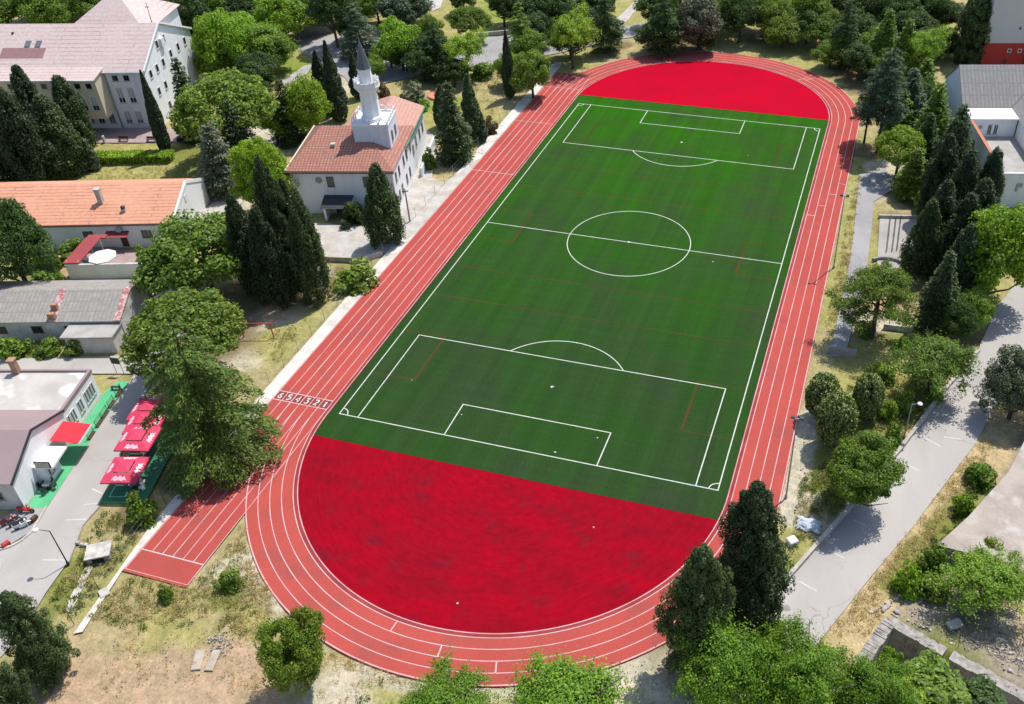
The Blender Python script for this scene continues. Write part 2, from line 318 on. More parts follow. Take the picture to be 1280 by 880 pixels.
def thing(name, label, cat, loc, group=None):
    o = bpy.data.objects.new(name, None); COL.objects.link(o); o.location = (float(loc[0]), float(loc[1]), float(loc[2]) if len(loc) > 2 else 0.0)
    o.empty_display_size = 0.5
    return tag(o, label, cat, group)
def struct(o): o['kind'] = 'structure'; return o
def copy_thing(root, loc, rz=0.0, scale=None, label=None, group=None):
    r = root.copy(); COL.objects.link(r); r.location = loc; r.rotation_euler = (0, 0, rz)
    if scale is not None: r.scale = scale
    if label: r['label'] = label
    if group: r['group'] = group
    for ch in root.children:
        c = ch.copy(); COL.objects.link(c); c.parent = r
        for g in ch.children:
            d = g.copy(); COL.objects.link(d); d.parent = c
    return r
def sheet(name, pts, z, mat, world=False):
    P = [tuple(p) for p in pts] if world else [tuple(at(u, v)[:2]) for u, v in pts]
    mb = MB(); mb.face([(x, y, z) for x, y in P]); return struct(mb.build(name, mat))

# ------------------------------------------------------------------ ground
def vnoise(x, y, s, seed):
    g = np.random.default_rng(seed).random((256, 256)); x = x/s; y = y/s
    xi = np.floor(x).astype(int); yi = np.floor(y).astype(int); fx = x-xi; fy = y-yi
    fx = fx*fx*(3-2*fx); fy = fy*fy*(3-2*fy); G = lambda i, j: g[i & 255, j & 255]
    return (G(xi, yi)*(1-fx)+G(xi+1, yi)*fx)*(1-fy)+(G(xi, yi+1)*(1-fx)+G(xi+1, yi+1)*fx)*fy
def inpoly(x, y, P):
    r = np.zeros(x.shape, bool); n = len(P)
    for i in range(n):
        (x0, y0), (x1, y1) = P[i], P[(i+1) % n]
        c = ((y0 > y) != (y1 > y)); r ^= c & (x < (x1-x0)*(y-y0)/((y1-y0) or 1e-9)+x0)
    return r
PIT = [(37.4, -20.5), (41.35, -12.15), (46.1, -14.1), (52.6, -16.8), (58, -18.9), (58, -30), (35, -30)]
DRY, GRS, SOIL, GRV, LIT, STR, YG, RUB, LAWN = (.40, .34, .19), (.20, .22, .06), (.47, .34, .24), (.54, .49, .41), (.20, .15, .09), (.52, .41, .25), (.35, .33, .13), (.34, .295, .25), (.22, .28, .055)
BLOBS = [(200, 820, 9, SOIL), (150, 855, 8, SOIL), (290, 805, 6, SOIL), (330, 840, 6, SOIL), (110, 810, 4, SOIL), (250, 850, 5, SOIL), (190, 745, 5, YG), (250, 760, 5, YG), (150, 765, 4, DRY), (310, 745, 5, DRY), (340, 770, 3, YG),
 (120, 700, 4, YG), (90, 730, 3, GRS), (300, 700, 3, GRV), (285, 740, 2, GRS), (440, 850, 3, GRS), (400, 850, 4, DRY), (470, 865, 4, GRV), (420, 872, 3, GRV), (500, 850, 2.5, YG), (800, 845, 4, GRV), (780, 868, 3, GRV), (830, 860, 4, GRV), (880, 840, 4, GRV),
 (150, 650, 4, YG), (120, 660, 3, DRY), (165, 640, 2, LIT), (180, 655, 1.6, SOIL), (330, 405, 5, GRV), (300, 440, 5, GRV), (360, 385, 3, SOIL), (335, 432, 3, YG), (352, 420, 2.2, YG), (390, 370, 2.5, LIT), (430, 350, 3, LIT), (400, 345, 2, GRV), (250, 420, 8, LIT), (310, 375, 4, LIT),
 (545, 200, 4, DRY), (560, 215, 3, DRY), (600, 110, 9, DRY), (590, 130, 6, YG), (630, 120, 5, DRY), (600, 150, 5, YG), (575, 205, 3, LIT), (540, 160, 4, YG), (545, 130, 4, LAWN), (540, 110, 3, DRY), (530, 235, 3, GRV), (560, 190, 4, GRV),
 (160, 215, 10, YG), (200, 222, 8, YG), (250, 210, 5, GRS), (120, 222, 8, YG), (190, 184, 4, YG), (140, 184, 4, YG), (260, 225, 4, YG), (300, 250, 4, GRV), (280, 265, 5, GRV), (250, 190, 4, GRS),
 (60, 330, 5, GRS), (70, 345, 2.5, SOIL), (85, 325, 2, SOIL), (60, 435, 5, YG), (20, 438, 4, GRS), (125, 475, 3, YG), (135, 468, 2, DRY), (115, 468, 2, YG), (380, 85, 5, LAWN), (365, 82, 5, LAWN), (385, 62, 5, YG), (420, 110, 5, GRV), (340, 170, 6, GRV), (330, 180, 6, GRV), (350, 140, 5, LIT),
 (590, 20, 10, YG), (620, 15, 9, YG), (640, 10, 8, LAWN), (790, 15, 9, YG), (775, 72, 5, DRY), (790, 55, 5, DRY), (760, 55, 4, LIT), (870, 60, 6, LIT), (930, 55, 5, YG), (905, 58, 4, DRY), (985, 72, 6, YG), (1010, 82, 5, YG), (1045, 95, 4, YG), (1015, 52, 3.5, SOIL), (960, 45, 5, LIT), (1180, 82, 5, YG), (1165, 88, 4, DRY), (1060, 90, 4, LIT), (1100, 60, 8, LIT), (1080, 30, 10, LIT), (1100, 110, 6, LIT), (700, 30, 10, LIT), (650, 80, 5, LIT),
 (1090, 195, 4, LIT), (1120, 215, 5, GRV), (1090, 235, 4, GRV), (1150, 240, 6, LIT), (1165, 300, 7, LIT), (1175, 380, 6, LIT), (1110, 405, 4, GRV), (1080, 420, 3, GRV), (1130, 385, 3, SOIL), (1060, 430, 3, LIT), (1110, 432, 2.5, SOIL), (1160, 440, 5, GRS), (1200, 420, 3, LIT),
 (1090, 470, 6, YG), (1120, 490, 6, YG), (1140, 520, 5, GRS), (1050, 460, 4, YG), (1110, 540, 4, GRS), (1070, 560, 5, GRS), (1020, 620, 4, GRS), (1040, 640, 5, GRS), (985, 690, 3, YG), (970, 720, 3, GRS), (1000, 660, 3, YG), (1010, 640, 3, GRV), (960, 740, 4, GRS), (1130, 545, 2, DRY),
 (1240, 700, 8, RUB), (1200, 760, 7, RUB), (1260, 780, 7, RUB), (1150, 770, 4, RUB), (1180, 720, 3.5, RUB), (1260, 560, 5, RUB), (1230, 540, 3, STR), (1265, 520, 3, STR), (1265, 480, 3, STR), (1240, 760, 2.5, SOIL), (1270, 770, 2, STR), (1085, 780, 2, STR), (1215, 680, 2, RUB),
 (1200, 800, 5, RUB), (1150, 850, 6, GRS), (1060, 800, 2.6, STR), (1070, 820, 2.4, STR), (920, 820, 6, LIT)]
SEGS = [((1074, 200), (1062, 262), 1.4, YG), ((1062, 262), (1045, 340), 1.3, YG), ((1045, 340), (1030, 420), 1.5, YG), ((1030, 420), (1008, 520), 1.6, DRY), ((1008, 520), (990, 640), 1.5, GRV), ((1090, 290), (1093, 340), .9, YG),
 ((1245, 555), (1140, 690), 2.0, STR), ((1140, 690), (1060, 800), 2.2, STR), ((1215, 610), (1180, 660), 1.3, GRS), ((1180, 660), (1125, 735), 1.4, GRS), ((1225, 445), (1125, 575), 1.0, GRV), ((1125, 575), (1020, 690), .8, GRV), ((100, 760), (150, 690), 1.3, YG), ((215, 600), (290, 520), 1.5, LIT), ((345, 450), (400, 385), 1.3, YG),
 ((330, 690), (370, 770), 1.5, GRV), ((370, 770), (470, 830), 1.5, DRY), ((470, 830), (620, 860), 1.5, GRV), ((250, 715), (305, 660), 1.2, DRY)]
def build_ground():
    def axis(lo, hi, step):
        a = list(np.arange(lo, hi+.01, step)); d = step; l = [];
        while len(l) < 14: d *= 1.9; l.append(d)
        left = lo-np.cumsum(l); right = hi+np.cumsum(l); return np.array(list(left[::-1])+a+list(right))
    X = axis(-178, 66, 0.6); Y = axis(-46, 205, 0.6); nx, ny = len(X), len(Y)
    x, y = np.meshgrid(X, Y); x = x.ravel(); y = y.ravel()
    z = -0.03-0.16*vnoise(x, y, 2.3, 1)-0.06*vnoise(x, y, 0.9, 2)
    pit = inpoly(x, y, PIT); z = np.where(pit, -4.2+vnoise(x, y, 2, 3)*.5, z)
    rub = inpoly(x, y, [(42, -11), (44, -5), (50, -4), (62, -8), (62, -20), (52, -16)]); z = np.where(rub & ~pit, z+0.75*vnoise(x, y, 1.3, 4)*vnoise(x, y, 3, 5)-.12, z)
    dx = (vnoise(x, y, 4, 6)-.5)*4+(vnoise(x, y, 1.2, 7)-.5)*1.6; dy = (vnoise(x, y, 4, 8)-.5)*4+(vnoise(x, y, 1.2, 9)-.5)*1.6
    t = vnoise(x, y, 7, 10)*.6+vnoise(x, y, 2.5, 12)*.4
    k = np.clip((t-.36)/.28, 0, 1)[:, None]; c = np.array(DRY)*k+np.array(YG)*(1-k)
    far = np.hypot(x+40, y-60)
    def put(wt, col):
        nonlocal c
        wt = np.clip(wt*1.5, 0, 1)[:, None]*.92; c = c*(1-wt)+np.array(col)*wt
    for u, v, r, col in BLOBS:
        p = at(u, v); d = np.hypot(x+dx*min(1, r/4)-p[0], y+dy*min(1, r/4)-p[1])/r; put(np.clip((1.25-d)/.6, 0, 1), col)
    for a, b, r, col in SEGS:
        p, q = at(*a)[:2], at(*b)[:2]; e = q-p; s = np.clip(((x-p[0])*e[0]+(y-p[1])*e[1])/(e@e), 0, 1)
        d = np.hypot(x+dx*.35-(p[0]+s*e[0]), y+dy*.35-(p[1]+s*e[1]))/r; put(np.clip((1.25-d)/.5, 0, 1), col)
    i = np.arange(nx-1)[None, :]+np.arange(ny-1)[:, None]*nx; i = i.ravel()
    F = np.stack([i, i+1, i+1+nx, i+nx], 1).astype(np.int32)
    me = bpy.data.meshes.new('ground'); me.vertices.add(len(x)); me.vertices.foreach_set('co', np.stack([x, y, z], 1).astype(np.float32).ravel())
    me.loops.add(F.size); me.loops.foreach_set('vertex_index', F.ravel()); me.polygons.add(len(F)); me.polygons.foreach_set('loop_start', np.arange(0, F.size, 4, dtype=np.int32))
    me.update(); me.validate()
    ca = me.color_attributes.new('cover', 'FLOAT_COLOR', 'POINT'); ca.data.foreach_set('color', np.concatenate([c, np.ones((len(c), 1))], 1).astype(np.float32).ravel())
    me.polygons.foreach_set('use_smooth', [True]*len(me.polygons))
    me.materials.append(M['earth']); o = bpy.data.objects.new('ground', me); COL.objects.link(o); struct(o)
build_ground()

# ------------------------------------------------------------------ roads and paving
sheet('left_road', [(-40, 850), (0, 822), (22, 800), (57, 741), (85, 702), (103, 656), (124, 632), (150, 570), (186, 484), (207, 452), (222, 424), (236, 398), (196, 395), (186, 425), (172, 443), (120, 446), (-60, 450), (-60, 468), (60, 467), (168, 467), (156, 486), (120, 540), (58, 636), (40, 666), (14, 683), (-60, 705), (-60, 850)], 0.004, 'asphalt')
sheet('yard', [(-60, 700), (14, 680), (40, 663), (58, 633), (30, 630), (-60, 690)], 0.006, 'asphalt_old')
sheet('back_lane', [(182, 352), (218, 352), (234, 372), (226, 400), (196, 395), (188, 372), (150, 350)], 0.005, 'concrete_pale')
sheet('right_road', [(840, 905), (905, 815), (960, 752), (1041, 660), (1126, 562), (1178, 492), (1223, 440), (1226, 428), (1248, 382), (1273, 350), (1330, 290), (1390, 290), (1320, 400), (1262, 470), (1221, 552), (1140, 660), (1086, 724), (1036, 787), (985, 850), (940, 905)], 0.004, 'asphalt')
sheet('plaza', [(384, 277), (470, 285), (500, 262), (507, 262), (512, 290), (478, 318), (452, 326), (392, 324)], 0.005, 'concrete_pale')
sheet('side_path', [(500, 262), (512, 222), (527, 168), (534, 162), (545, 172), (540, 222), (556, 228), (598, 198), (604, 202), (548, 272), (507, 300), (508, 270)], 0.009, 'concrete_pale')
sheet('forecourt', [(95, 161), (205, 160), (238, 164), (254, 178), (110, 178.5)], 0.006, 'paving_pink')
sheet('park_road', [(372, 62), (372, 46), (440, 42), (520, 52), (600, 46), (690, 44), (760, 38), (805, 28), (900, 24), (900, 32), (806, 44), (768, 50), (700, 66), (625, 80), (560, 86), (480, 104), (448, 118), (430, 96), (400, 78)], 0.006, 'asphalt_old')
sheet('park_path', [(764, 36), (772, 22), (800, -4), (808, -4), (786, 24), (776, 36)], 0.010, 'concrete_pale')
sheet('garden_path', [(352, 102), (380, 82), (392, 80), (384, 92), (356, 108)], 0.010, 'concrete')
sheet('white_court', [(548, -14), (560, -14), (550, 10), (540, 14), (524, 2), (520, -14)], 0.010, 'concrete_pale')
sheet('house_path', [(252, 262), (296, 236), (310, 246), (280, 275), (262, 285)], 0.007, 'concrete_pale')
sheet('east_path', [(1074, 218), (1108, 210), (1114, 238), (1092, 252), (1090, 280), (1083, 340), (1068, 400), (1056, 446), (1036, 446), (1056, 358), (1066, 300)], 0.005, 'asphalt_old')
sheet('court', [(1100, 270), (1150, 272), (1148, 338), (1120, 340), (1096, 332)], 0.007, 'paving')
sheet('track_verge', [(-31.4, -34.4), (-33.0, -21.5), (-33.7, -4), (-33.9, 60), (-34.1, 111), (-32.1, 111), (-31.95, 40), (-31.95, -26.8), (-30.7, -34)], 0.006, 'concrete_white', world=True)
sheet('drain_path', [(108, 706), (116, 709), (89, 766), (80, 762)], 0.012, 'concrete_pale')
sheet('patio_floor', [(84, 330), (190, 332), (190, 318), (100, 300)], 0.012, 'paving_pink')

# ------------------------------------------------------------------ sports ground
XC, Y0, Y1, RI = -0.1, -0.4, 94.8, 24.40
def oval(r, n=72):
    near = [(XC+r*math.cos(math.pi+math.pi*k/n), Y0+r*math.sin(math.pi+math.pi*k/n)) for k in range(n+1)]
    far_ = [(XC+r*math.cos(math.pi*k/n), Y1+r*math.sin(math.pi*k/n)) for k in range(n+1)]
    return near+far_
def ring(mb, r0, r1, z):
    A, B = oval(r0), oval(r1)
    for k in range(len(A)):
        j = (k+1) % len(A); mb.face([(*A[k], z), (*B[k], z), (*B[j], z), (*A[j], z)])
def ribbon(mb, pts, wd, z, closed=False):
    P = [Vector((p[0], p[1])) for p in pts]; n = len(P); L = []
    for k in range(n):
        a = P[(k-1) % n] if (closed or k > 0) else P[k]; b = P[(k+1) % n] if (closed or k < n-1) else P[k]
        d = (b-a).normalized(); L.append(Vector((-d.y, d.x))*wd/2)
    for k in range(n if closed else n-1):
        j = (k+1) % n; mb.face([(*(P[k]-L[k]), z), (*(P[j]-L[j]), z), (*(P[j]+L[j]), z), (*(P[k]+L[k]), z)])
def rect(mb, x0, x1, y0, y1, z): mb.face([(x0, y0, z), (x1, y0, z), (x1, y1, z), (x0, y1, z)])
GN, GF = -4.1, 96.0
def infield(y0, y1, z, name, mat):
    mb = MB(); P = [p for p in oval(RI-.55, 90) if y0-1e-6 <= p[1] <= y1+1e-6]
    def xr(y):
        dy = Y0-y if y < Y0 else max(0, y-Y1); return math.sqrt(max(0, (RI-.55)**2-dy*dy))
    ys = sorted(set([y0, y1]+[min(max(p[1], y0), y1) for p in P]))
    loop = [(XC+xr(y), y) for y in ys]+[(XC-xr(y), y) for y in ys[::-1]]
    mb.face([(x, y, z) for x, y in loop]); return struct(mb.build(name, mat))
infield(GN, GF, 0.012, 'football_pitch', 'turf')
infield(Y0-RI+.55, GN-.02, 0.010, 'near_infield', 'red_near')
infield(GF+.02, Y1+RI-.55, 0.010, 'far_infield', 'red_far')
LW = 1.22; SXL = XC-RI
mb = MB(); ring(mb, RI-.06, RI+4*LW+.12, 0.016); struct(mb.build('running_track', 'track'))
mb = MB(); rect(mb, SXL-6*LW-.12, SXL+.05, -26.9, 105.6, 0.021); struct(mb.build('sprint_track', 'track'))
mb = MB()
for k in range(5): ribbon(mb, oval(RI+k*LW), .095 if k < 4 else .13, 0.027, True)
for k in range(7):
    ribbon(mb, [(SXL-k*LW, -24.0), (SXL-k*LW, 105.2)], .085, 0.031)
ribbon(mb, [(SXL, -26.6), (SXL, -24)], .09, 0.031); ribbon(mb, [(SXL-6*LW, -26.6), (SXL-6*LW, -24)], .09, 0.031)
for y, w_ in ((-24.0, .14), (-26.6, .07), (61.6, .12), (81.9, .10), (98.2, .10), (1.78, .14), (0.22, .14)):
    ribbon(mb, [(SXL-6*LW-.04, y), (SXL+.04, y)], w_, 0.036)
for k, y in enumerate((60.75, 64.15, 68.2, 72.05)): ribbon(mb, [(XC+RI+k*LW, y), (XC+RI+(k+1)*LW, y)], .13, 0.036)
for k, (x_, c_) in enumerate(((-2.85, Y0), (2.4, Y0), (7.95, Y0))):
    a = -math.acos((x_-XC)/(RI+(k+.5)*LW)); ca, sa = math.cos(a), math.sin(a)
    ribbon(mb, [(XC+(RI+k*LW)*ca, Y0+(RI+k*LW)*sa), (XC+(RI+(k+1)*LW)*ca, Y0+(RI+(k+1)*LW)*sa)], .14, 0.036)
for k, a in ((0, 118), (2, 117), (0, 49), (1, 47)):
    ca, sa = math.cos(R_(a)), math.sin(R_(a)); ribbon(mb, [(XC+(RI+k*LW)*ca, Y1+(RI+k*LW)*sa), (XC+(RI+(k+2)*LW)*ca, Y1+(RI+(k+2)*LW)*sa)], .12, 0.036)
struct(mb.build('lane_markings', 'line_track'))
mb = MB(); ring(mb, RI-.50, RI-.41, 0.030); struct(mb.build('track_edge_line', 'line_track'))
mb = MB(); ring(mb, RI-.56, RI-.061, 0.0165); struct(mb.build('track_inner_edge', 'track_edge'))
mb = MB()
for k in range(6): rect(mb, SXL-(k+1)*LW+.10, SXL-k*LW-.10, 0.34, 1.66, 0.033)
struct(mb.build('number_boxes', 'track_box'))
DIG = {1: [[(.3, .8), (.5, 1), (.5, 0)]], 2: [[(.15, .85), (.4, 1), (.75, .95), (.82, .7), (.2, .05), (.85, .05)]], 3: [[(.15, .95), (.8, .95), (.45, .58), (.82, .4), (.7, .05), (.15, .05)]],
       4: [[(.65, 0), (.65, 1), (.15, .35), (.9, .35)]], 5: [[(.8, .95), (.25, .95), (.2, .55), (.7, .58), (.82, .3), (.65, .05), (.15, .05)]], 6: [[(.75, .95), (.35, .7), (.2, .3), (.4, .05), (.7, .08), (.8, .3), (.6, .5), (.25, .4)]]}
mb = MB()
for k in range(6):
    for st in DIG[k+1]:
        ribbon(mb, [(SXL-(k+1)*LW+.28+x_*.66, .52+y_*.96) for x_, y_ in st], .21, 0.038)
struct(mb.build('lane_numbers', 'line_white'))
# pitch lines
PW, PL = 22.66, 91.95
mb = MB(); zl = 0.020
def box_line(x0, x1, y0, y1, sides='lrtb'):
    if 'l' in sides: ribbon(mb, [(x0, y0), (x0, y1)], .13, zl)
    if 'r' in sides: ribbon(mb, [(x1, y0), (x1, y1)], .13, zl)
    if 't' in sides: ribbon(mb, [(x0-.065, y1), (x1+.065, y1)], .13, zl+.003)
    if 'b' in sides: ribbon(mb, [(x0-.065, y0), (x1+.065, y0)], .13, zl+.003)
box_line(-PW, PW, 0, PL)
box_line(-20.25, 20.25, 0, 16.67, 'lrt'); box_line(-9.16, 9.16, 0, 5.5, 'lrt')
box_line(-20.25, 20.25, PL-16.67, PL, 'lrb'); box_line(-9.16, 9.16, PL-5.5, PL, 'lrb')
ribbon(mb, [(-PW, PL/2), (PW, PL/2)], .13, zl+.003)
def arc(cx, cy, r, a0, a1, n=48): ribbon(mb, [(cx+r*math.cos(R_(a0+(a1-a0)*k/n)), cy+r*math.sin(R_(a0+(a1-a0)*k/n))) for k in range(n+1)], .13, zl+.006)
arc(0, PL/2, 9.15, 0, 360, 90)
aa = math.degrees(math.asin((16.67-11.4)/9.15)); arc(0, 11.4, 9.15, aa, 180-aa); arc(0, PL-11.4, 9.15, 180+aa, 360-aa)
for cx, cy, a0 in ((-PW, 0, 0), (PW, 0, 90), (PW, PL, 180), (-PW, PL, 270)): arc(cx, cy, 1.0, a0, a0+90, 12)
for cx, cy in ((0, 11.4), (0, PL-11.4), (0, PL/2)): mb.face([(cx+.2*math.cos(k*.63), cy+.2*math.sin(k*.63), zl+.009) for k in range(10)])
struct(mb.build('pitch_lines', 'line_white'))
mb = MB()
for y in (66.5, 58.6, 33.5, 25.9): ribbon(mb, [(-22.5, y), (22.5, y)], .16, .0155)
for y0, y1 in ((8.1, 17.2), (41.7, 50.5), (75.6, 83.8)):
    for s in (-1, 1):
        ribbon(mb, [(s*16.8, y0), (s*16.8, y1)], .3, .0165)
        for y in (y0, y1): ribbon(mb, [(s*16.7, y), (s*22.4, y)], .16, .0145)
struct(mb.build('orange_lines', 'line_orange'))
# road paint
mb = MB()
def paint(a, b, wd=.14, z=.010): ribbon(mb, [at(*a)[:2], at(*b)[:2]], wd, z)
for a, b in (((1180, 546), (1201, 549)), ((1208, 491), (1226, 498)), ((1151, 545), (1176, 558)), ((1129, 579), (1150, 589)), ((1036, 688), (1056, 698)), ((1000, 727), (1021, 739)), ((1068, 650), (1085, 659)), ((53, 700), (82, 700)), ((82, 650), (108, 649)), ((105, 631), (122, 629)), ((115, 611), (128, 617))): paint(a, b)
struct(mb.build('road_markings', 'line_white'))
mb = MB(); p = at(983, 760)
mb.face([(p[0]+.38*math.cos(k*.35), p[1]+.38*math.sin(k*.35), .009) for k in range(18)]); struct(mb.build('manhole_surface', 'concrete_dark'))

# ------------------------------------------------------------------ plants
def unit(a): return a/np.maximum(np.linalg.norm(a, axis=1, keepdims=True), 1e-9)
def rdir(g, n): return unit(g.normal(size=(n, 3)))
def leaf_mesh(name, P, Nn, L, Wd, T=None, g=RNG):
    """one small diamond-shaped face per leaf spray"""
    n = len(P); Nn = unit(Nn); T = g.normal(size=(n, 3)) if T is None else T
    T = unit(T-Nn*(T*Nn).sum(1, keepdims=True)); B = np.cross(Nn, T); L = np.broadcast_to(L, (n,))[:, None]; Wd = np.broadcast_to(Wd, (n,))[:, None]
    V = np.stack([P-T*L*.5, P+B*Wd*.5-T*L*.08, P+T*L*.5-Nn*L*.12, P-B*Wd*.5-T*L*.08], 1).reshape(-1, 3)
    me = bpy.data.meshes.new(name); me.vertices.add(4*n); me.vertices.foreach_set('co', V.astype(np.float32).ravel())
    me.loops.add(4*n); me.loops.foreach_set('vertex_index', np.arange(4*n, dtype=np.int32)); me.polygons.add(n); me.polygons.foreach_set('loop_start', np.arange(0, 4*n, 4, dtype=np.int32))
    me.materials.append(M['leaf_mid']); me.update(); return me
def mesh_of(mb, name):
    o = mb.build(name, 'bark'); me = o.data; bpy.data.objects.remove(o); return me
def limbs(g, H, R, r0, nl, z0, z1, lift=0.5, fork=1.0):
    mb = MB(); lean = g.normal(size=2)*.03*H; top = (lean[0], lean[1], H*.72)
    pts = [(0, 0, -.4), (lean[0]*.2, lean[1]*.2, H*.2), (lean[0]*.6, lean[1]*.6, H*.45), top]; rr = [r0*1.25, r0*.9, r0*.65, r0*.25]
    for a, b, p, q in zip(pts, pts[1:], rr, rr[1:]): mb.tube(a, b, p, q, 7, False)
    for k in range(nl):
        t = k/max(1, nl-1); z = z0+(z1-z0)*t; an = k*2.4+g.random(); e = R*(.55+.3*g.random())*fork
        b = (lean[0]*z/H, lean[1]*z/H, z); m_ = (e*.5*math.cos(an), e*.5*math.sin(an), z+e*lift*.35); c = (e*math.cos(an+.2), e*math.sin(an+.2), z+e*lift)
        mb.tube(b, m_, r0*.42, r0*.28, 5, False); mb.tube(m_, c, r0*.28, r0*.1, 5, False)
    return mb
def clumps(g, C, r, per, up=0.5, shell=0.55, flat=0.8):
    n = len(C); d = rdir(g, n*per); rr = np.repeat(r, per)*(shell+(1-shell)*g.random(n*per)**.5)
    c = np.repeat(C, per, 0); P = c+d*rr[:, None]*np.array([1, 1, flat]); Nn = d+np.array([0, 0, up])+.55*g.normal(size=d.shape); return P, Nn
def envelope(g, n, R, V, inner=.25, low=-.55, lumps=6, amp=.2, power=.33):
    d = rdir(g, n*3); d = d[d[:, 2] > low][:n]; D = rdir(g, lumps); a = 1-amp+amp*1.5*np.max(np.clip(d@D.T, 0, 1)**6, axis=1)
    f = np.where(g.random(len(d)) < inner, .35+.4*g.random(len(d)), .80+.16*g.random(len(d)))
    return d*(f*a)[:, None]*np.array([R, R, V])
def P_broad(seed, R=4.0, V=3.2, nc=105, per=170, cr=(.65, 1.15), L=.25, wd=.17, clear=.9, inner=.22, low=-.8, up=.5, amp=.25, flat=.75):
    g = np.random.default_rng(seed); C = envelope(g, nc, R-cr[0]*.6, V-cr[0]*.5, inner, low, amp=amp); r = g.uniform(cr[0], cr[1], len(C))
    P, Nn = clumps(g, C, r, per, up, flat=flat); P[:, 2] += clear+V
    s = g.uniform(.7, 1.3, len(P)); H = clear+2*V
    return leaf_mesh('crown', P, Nn, L*s, wd*s, g=g), mesh_of(limbs(g, H, R, .035*H*.6+.06, 6, clear*.8, clear+V*.9), 'trunk'), R, H, clear, V
def P_pine(seed, R=4.2, V=2.4, clear=3.2, nc=120, per=110, open_=False):
    """umbrella pine: domed top, flat underside, bare trunk"""
    g = np.random.default_rng(seed); d = rdir(g, nc*4); d = d[d[:, 2] > -.12][:nc]; f = .78+.2*g.random(len(d)); f[:nc//5] *= .6
    C = d*f[:, None]*np.array([R-.5, R-.5, V*1.55]); C[:, 2] -= V*.55; r = g.uniform(.55, .95, len(C))
    if open_: k = g.random(len(C)) < .55; C = C[k]; r = r[k]*.95; C[:, 2] += g.normal(size=len(C))*.5
    P, Nn = clumps(g, C, r, per, .8, .6, .7); P[:, 2] += clear+V; s = g.uniform(.7, 1.3, len(P)); H = clear+2*V
    mb = MB(); nl = 9; mb.tube((0, 0, -.4), (.1, .05, clear*.6), .27, .22, 8, False); mb.tube((.1, .05, clear*.6), (.2, .1, clear+V*.8), .22, .1, 8, False)
    for k in range(nl):
        an = k*2*math.pi/nl+g.random()*.5; z = clear*(.55+.5*g.random()); e = R*(.45+.4*g.random()); q = (e*math.cos(an), e*math.sin(an), clear+V*.55+.3*g.random())
        mb.tube((.12, .06, z), q, .1, .04, 5, False)
    return leaf_mesh('crown', P, Nn, .30*s, .16*s, g=g), mesh_of(mb, 'trunk'), R, H, clear, V
def P_openpine(seed, R=4.0, H=7.6):
    """old pine: bare leaning trunk, long limbs ending in flat needle pads with gaps between"""
    g = np.random.default_rng(seed); mb = MB(); mb.tube((0, 0, -.4), (.15, .1, H*.5), .26, .20, 8, False); mb.tube((.15, .1, H*.5), (.1, .3, H*.9), .20, .08, 7, False); PP, NN = [], []
    for k in range(26):
        t = .42+.55*k/25; an = k*2.4+g.random()*.6; e = R*(1.02-.62*max(0, t-.55)/.45)*(.55+.45*g.random()); z = H*t; b = (.13, .15, z*.92); q = np.array([e*math.cos(an), e*math.sin(an), z+.10*e]); mb.tube(b, q, .08, .03, 5, False)
        for j in range(4):
            c = q*np.array([1, 1, 1])+g.normal(size=3)*np.array([.65, .65, .16])-np.array([q[0], q[1], 0])*.18*j*.5; r = g.uniform(.45, .85); n = int(230*r/.6); d = g.normal(size=(n, 3))*np.array([r*.55, r*.55, r*.22]); PP.append(c+d); NN.append(np.array([0, 0, .8])+d/r+.5*g.normal(size=(n, 3)))
    P = np.concatenate(PP); Nn = np.concatenate(NN); s = g.uniform(.7, 1.3, len(P))
    return leaf_mesh('crown', P, Nn, .26*s, .09*s, g=g), mesh_of(mb, 'trunk'), R, H, 3.0, 2.3
def P_cypress(seed, R=1.3, H=11.0, n=9000, wide=.28, tipw=.05, L=.42, wd=.20, lump=.25, base=.03, nl=60, blunt=.0):
    """column of upward sprays, denser lumps standing out"""
    g = np.random.default_rng(seed); t = g.random(n)**.85; t = base+(1-base)*t
    def prof(t): return np.where(t < wide, (.62+.38*(t/wide)**.7), np.maximum(tipw, (1-((t-wide)/(1-wide))**(1.25+blunt))**(.8)))
    an = g.random(n)*2*math.pi; lt = base+(1-base)*g.random(nl); la = g.random(nl)*2*math.pi; ls = g.uniform(.06, .13, nl)
    b = np.zeros(n)
    for k in range(nl):
        da = np.abs((an-la[k]+math.pi) % (2*math.pi)-math.pi)*R*.8/H*4; b = np.maximum(b, np.exp(-((t-lt[k])**2/(ls[k]*.7)**2)-(da/(ls[k]*4))**2))
    rr = R*prof(t)*(1-lump+lump*1.3*b)*(.72+.28*g.random(n)**.4)
    P = np.stack([rr*np.cos(an), rr*np.sin(an), H*t+g.normal(size=n)*.08], 1)
    o = np.stack([np.cos(an), np.sin(an), np.full(n, .25)], 1); Nn = o+.5*g.normal(size=(n, 3)); T = np.stack([np.cos(an)*.35, np.sin(an)*.35, np.ones(n)], 1)+.35*g.normal(size=(n, 3))
    s = g.uniform(.7, 1.3, n); mb = MB(); mb.tube((0, 0, -.4), (0, 0, H*.6), .17, .07, 7, False)
    return leaf_mesh('crown', P, Nn, L*s, wd*s, T, g), mesh_of(mb, 'trunk'), R, H, 0, H/2
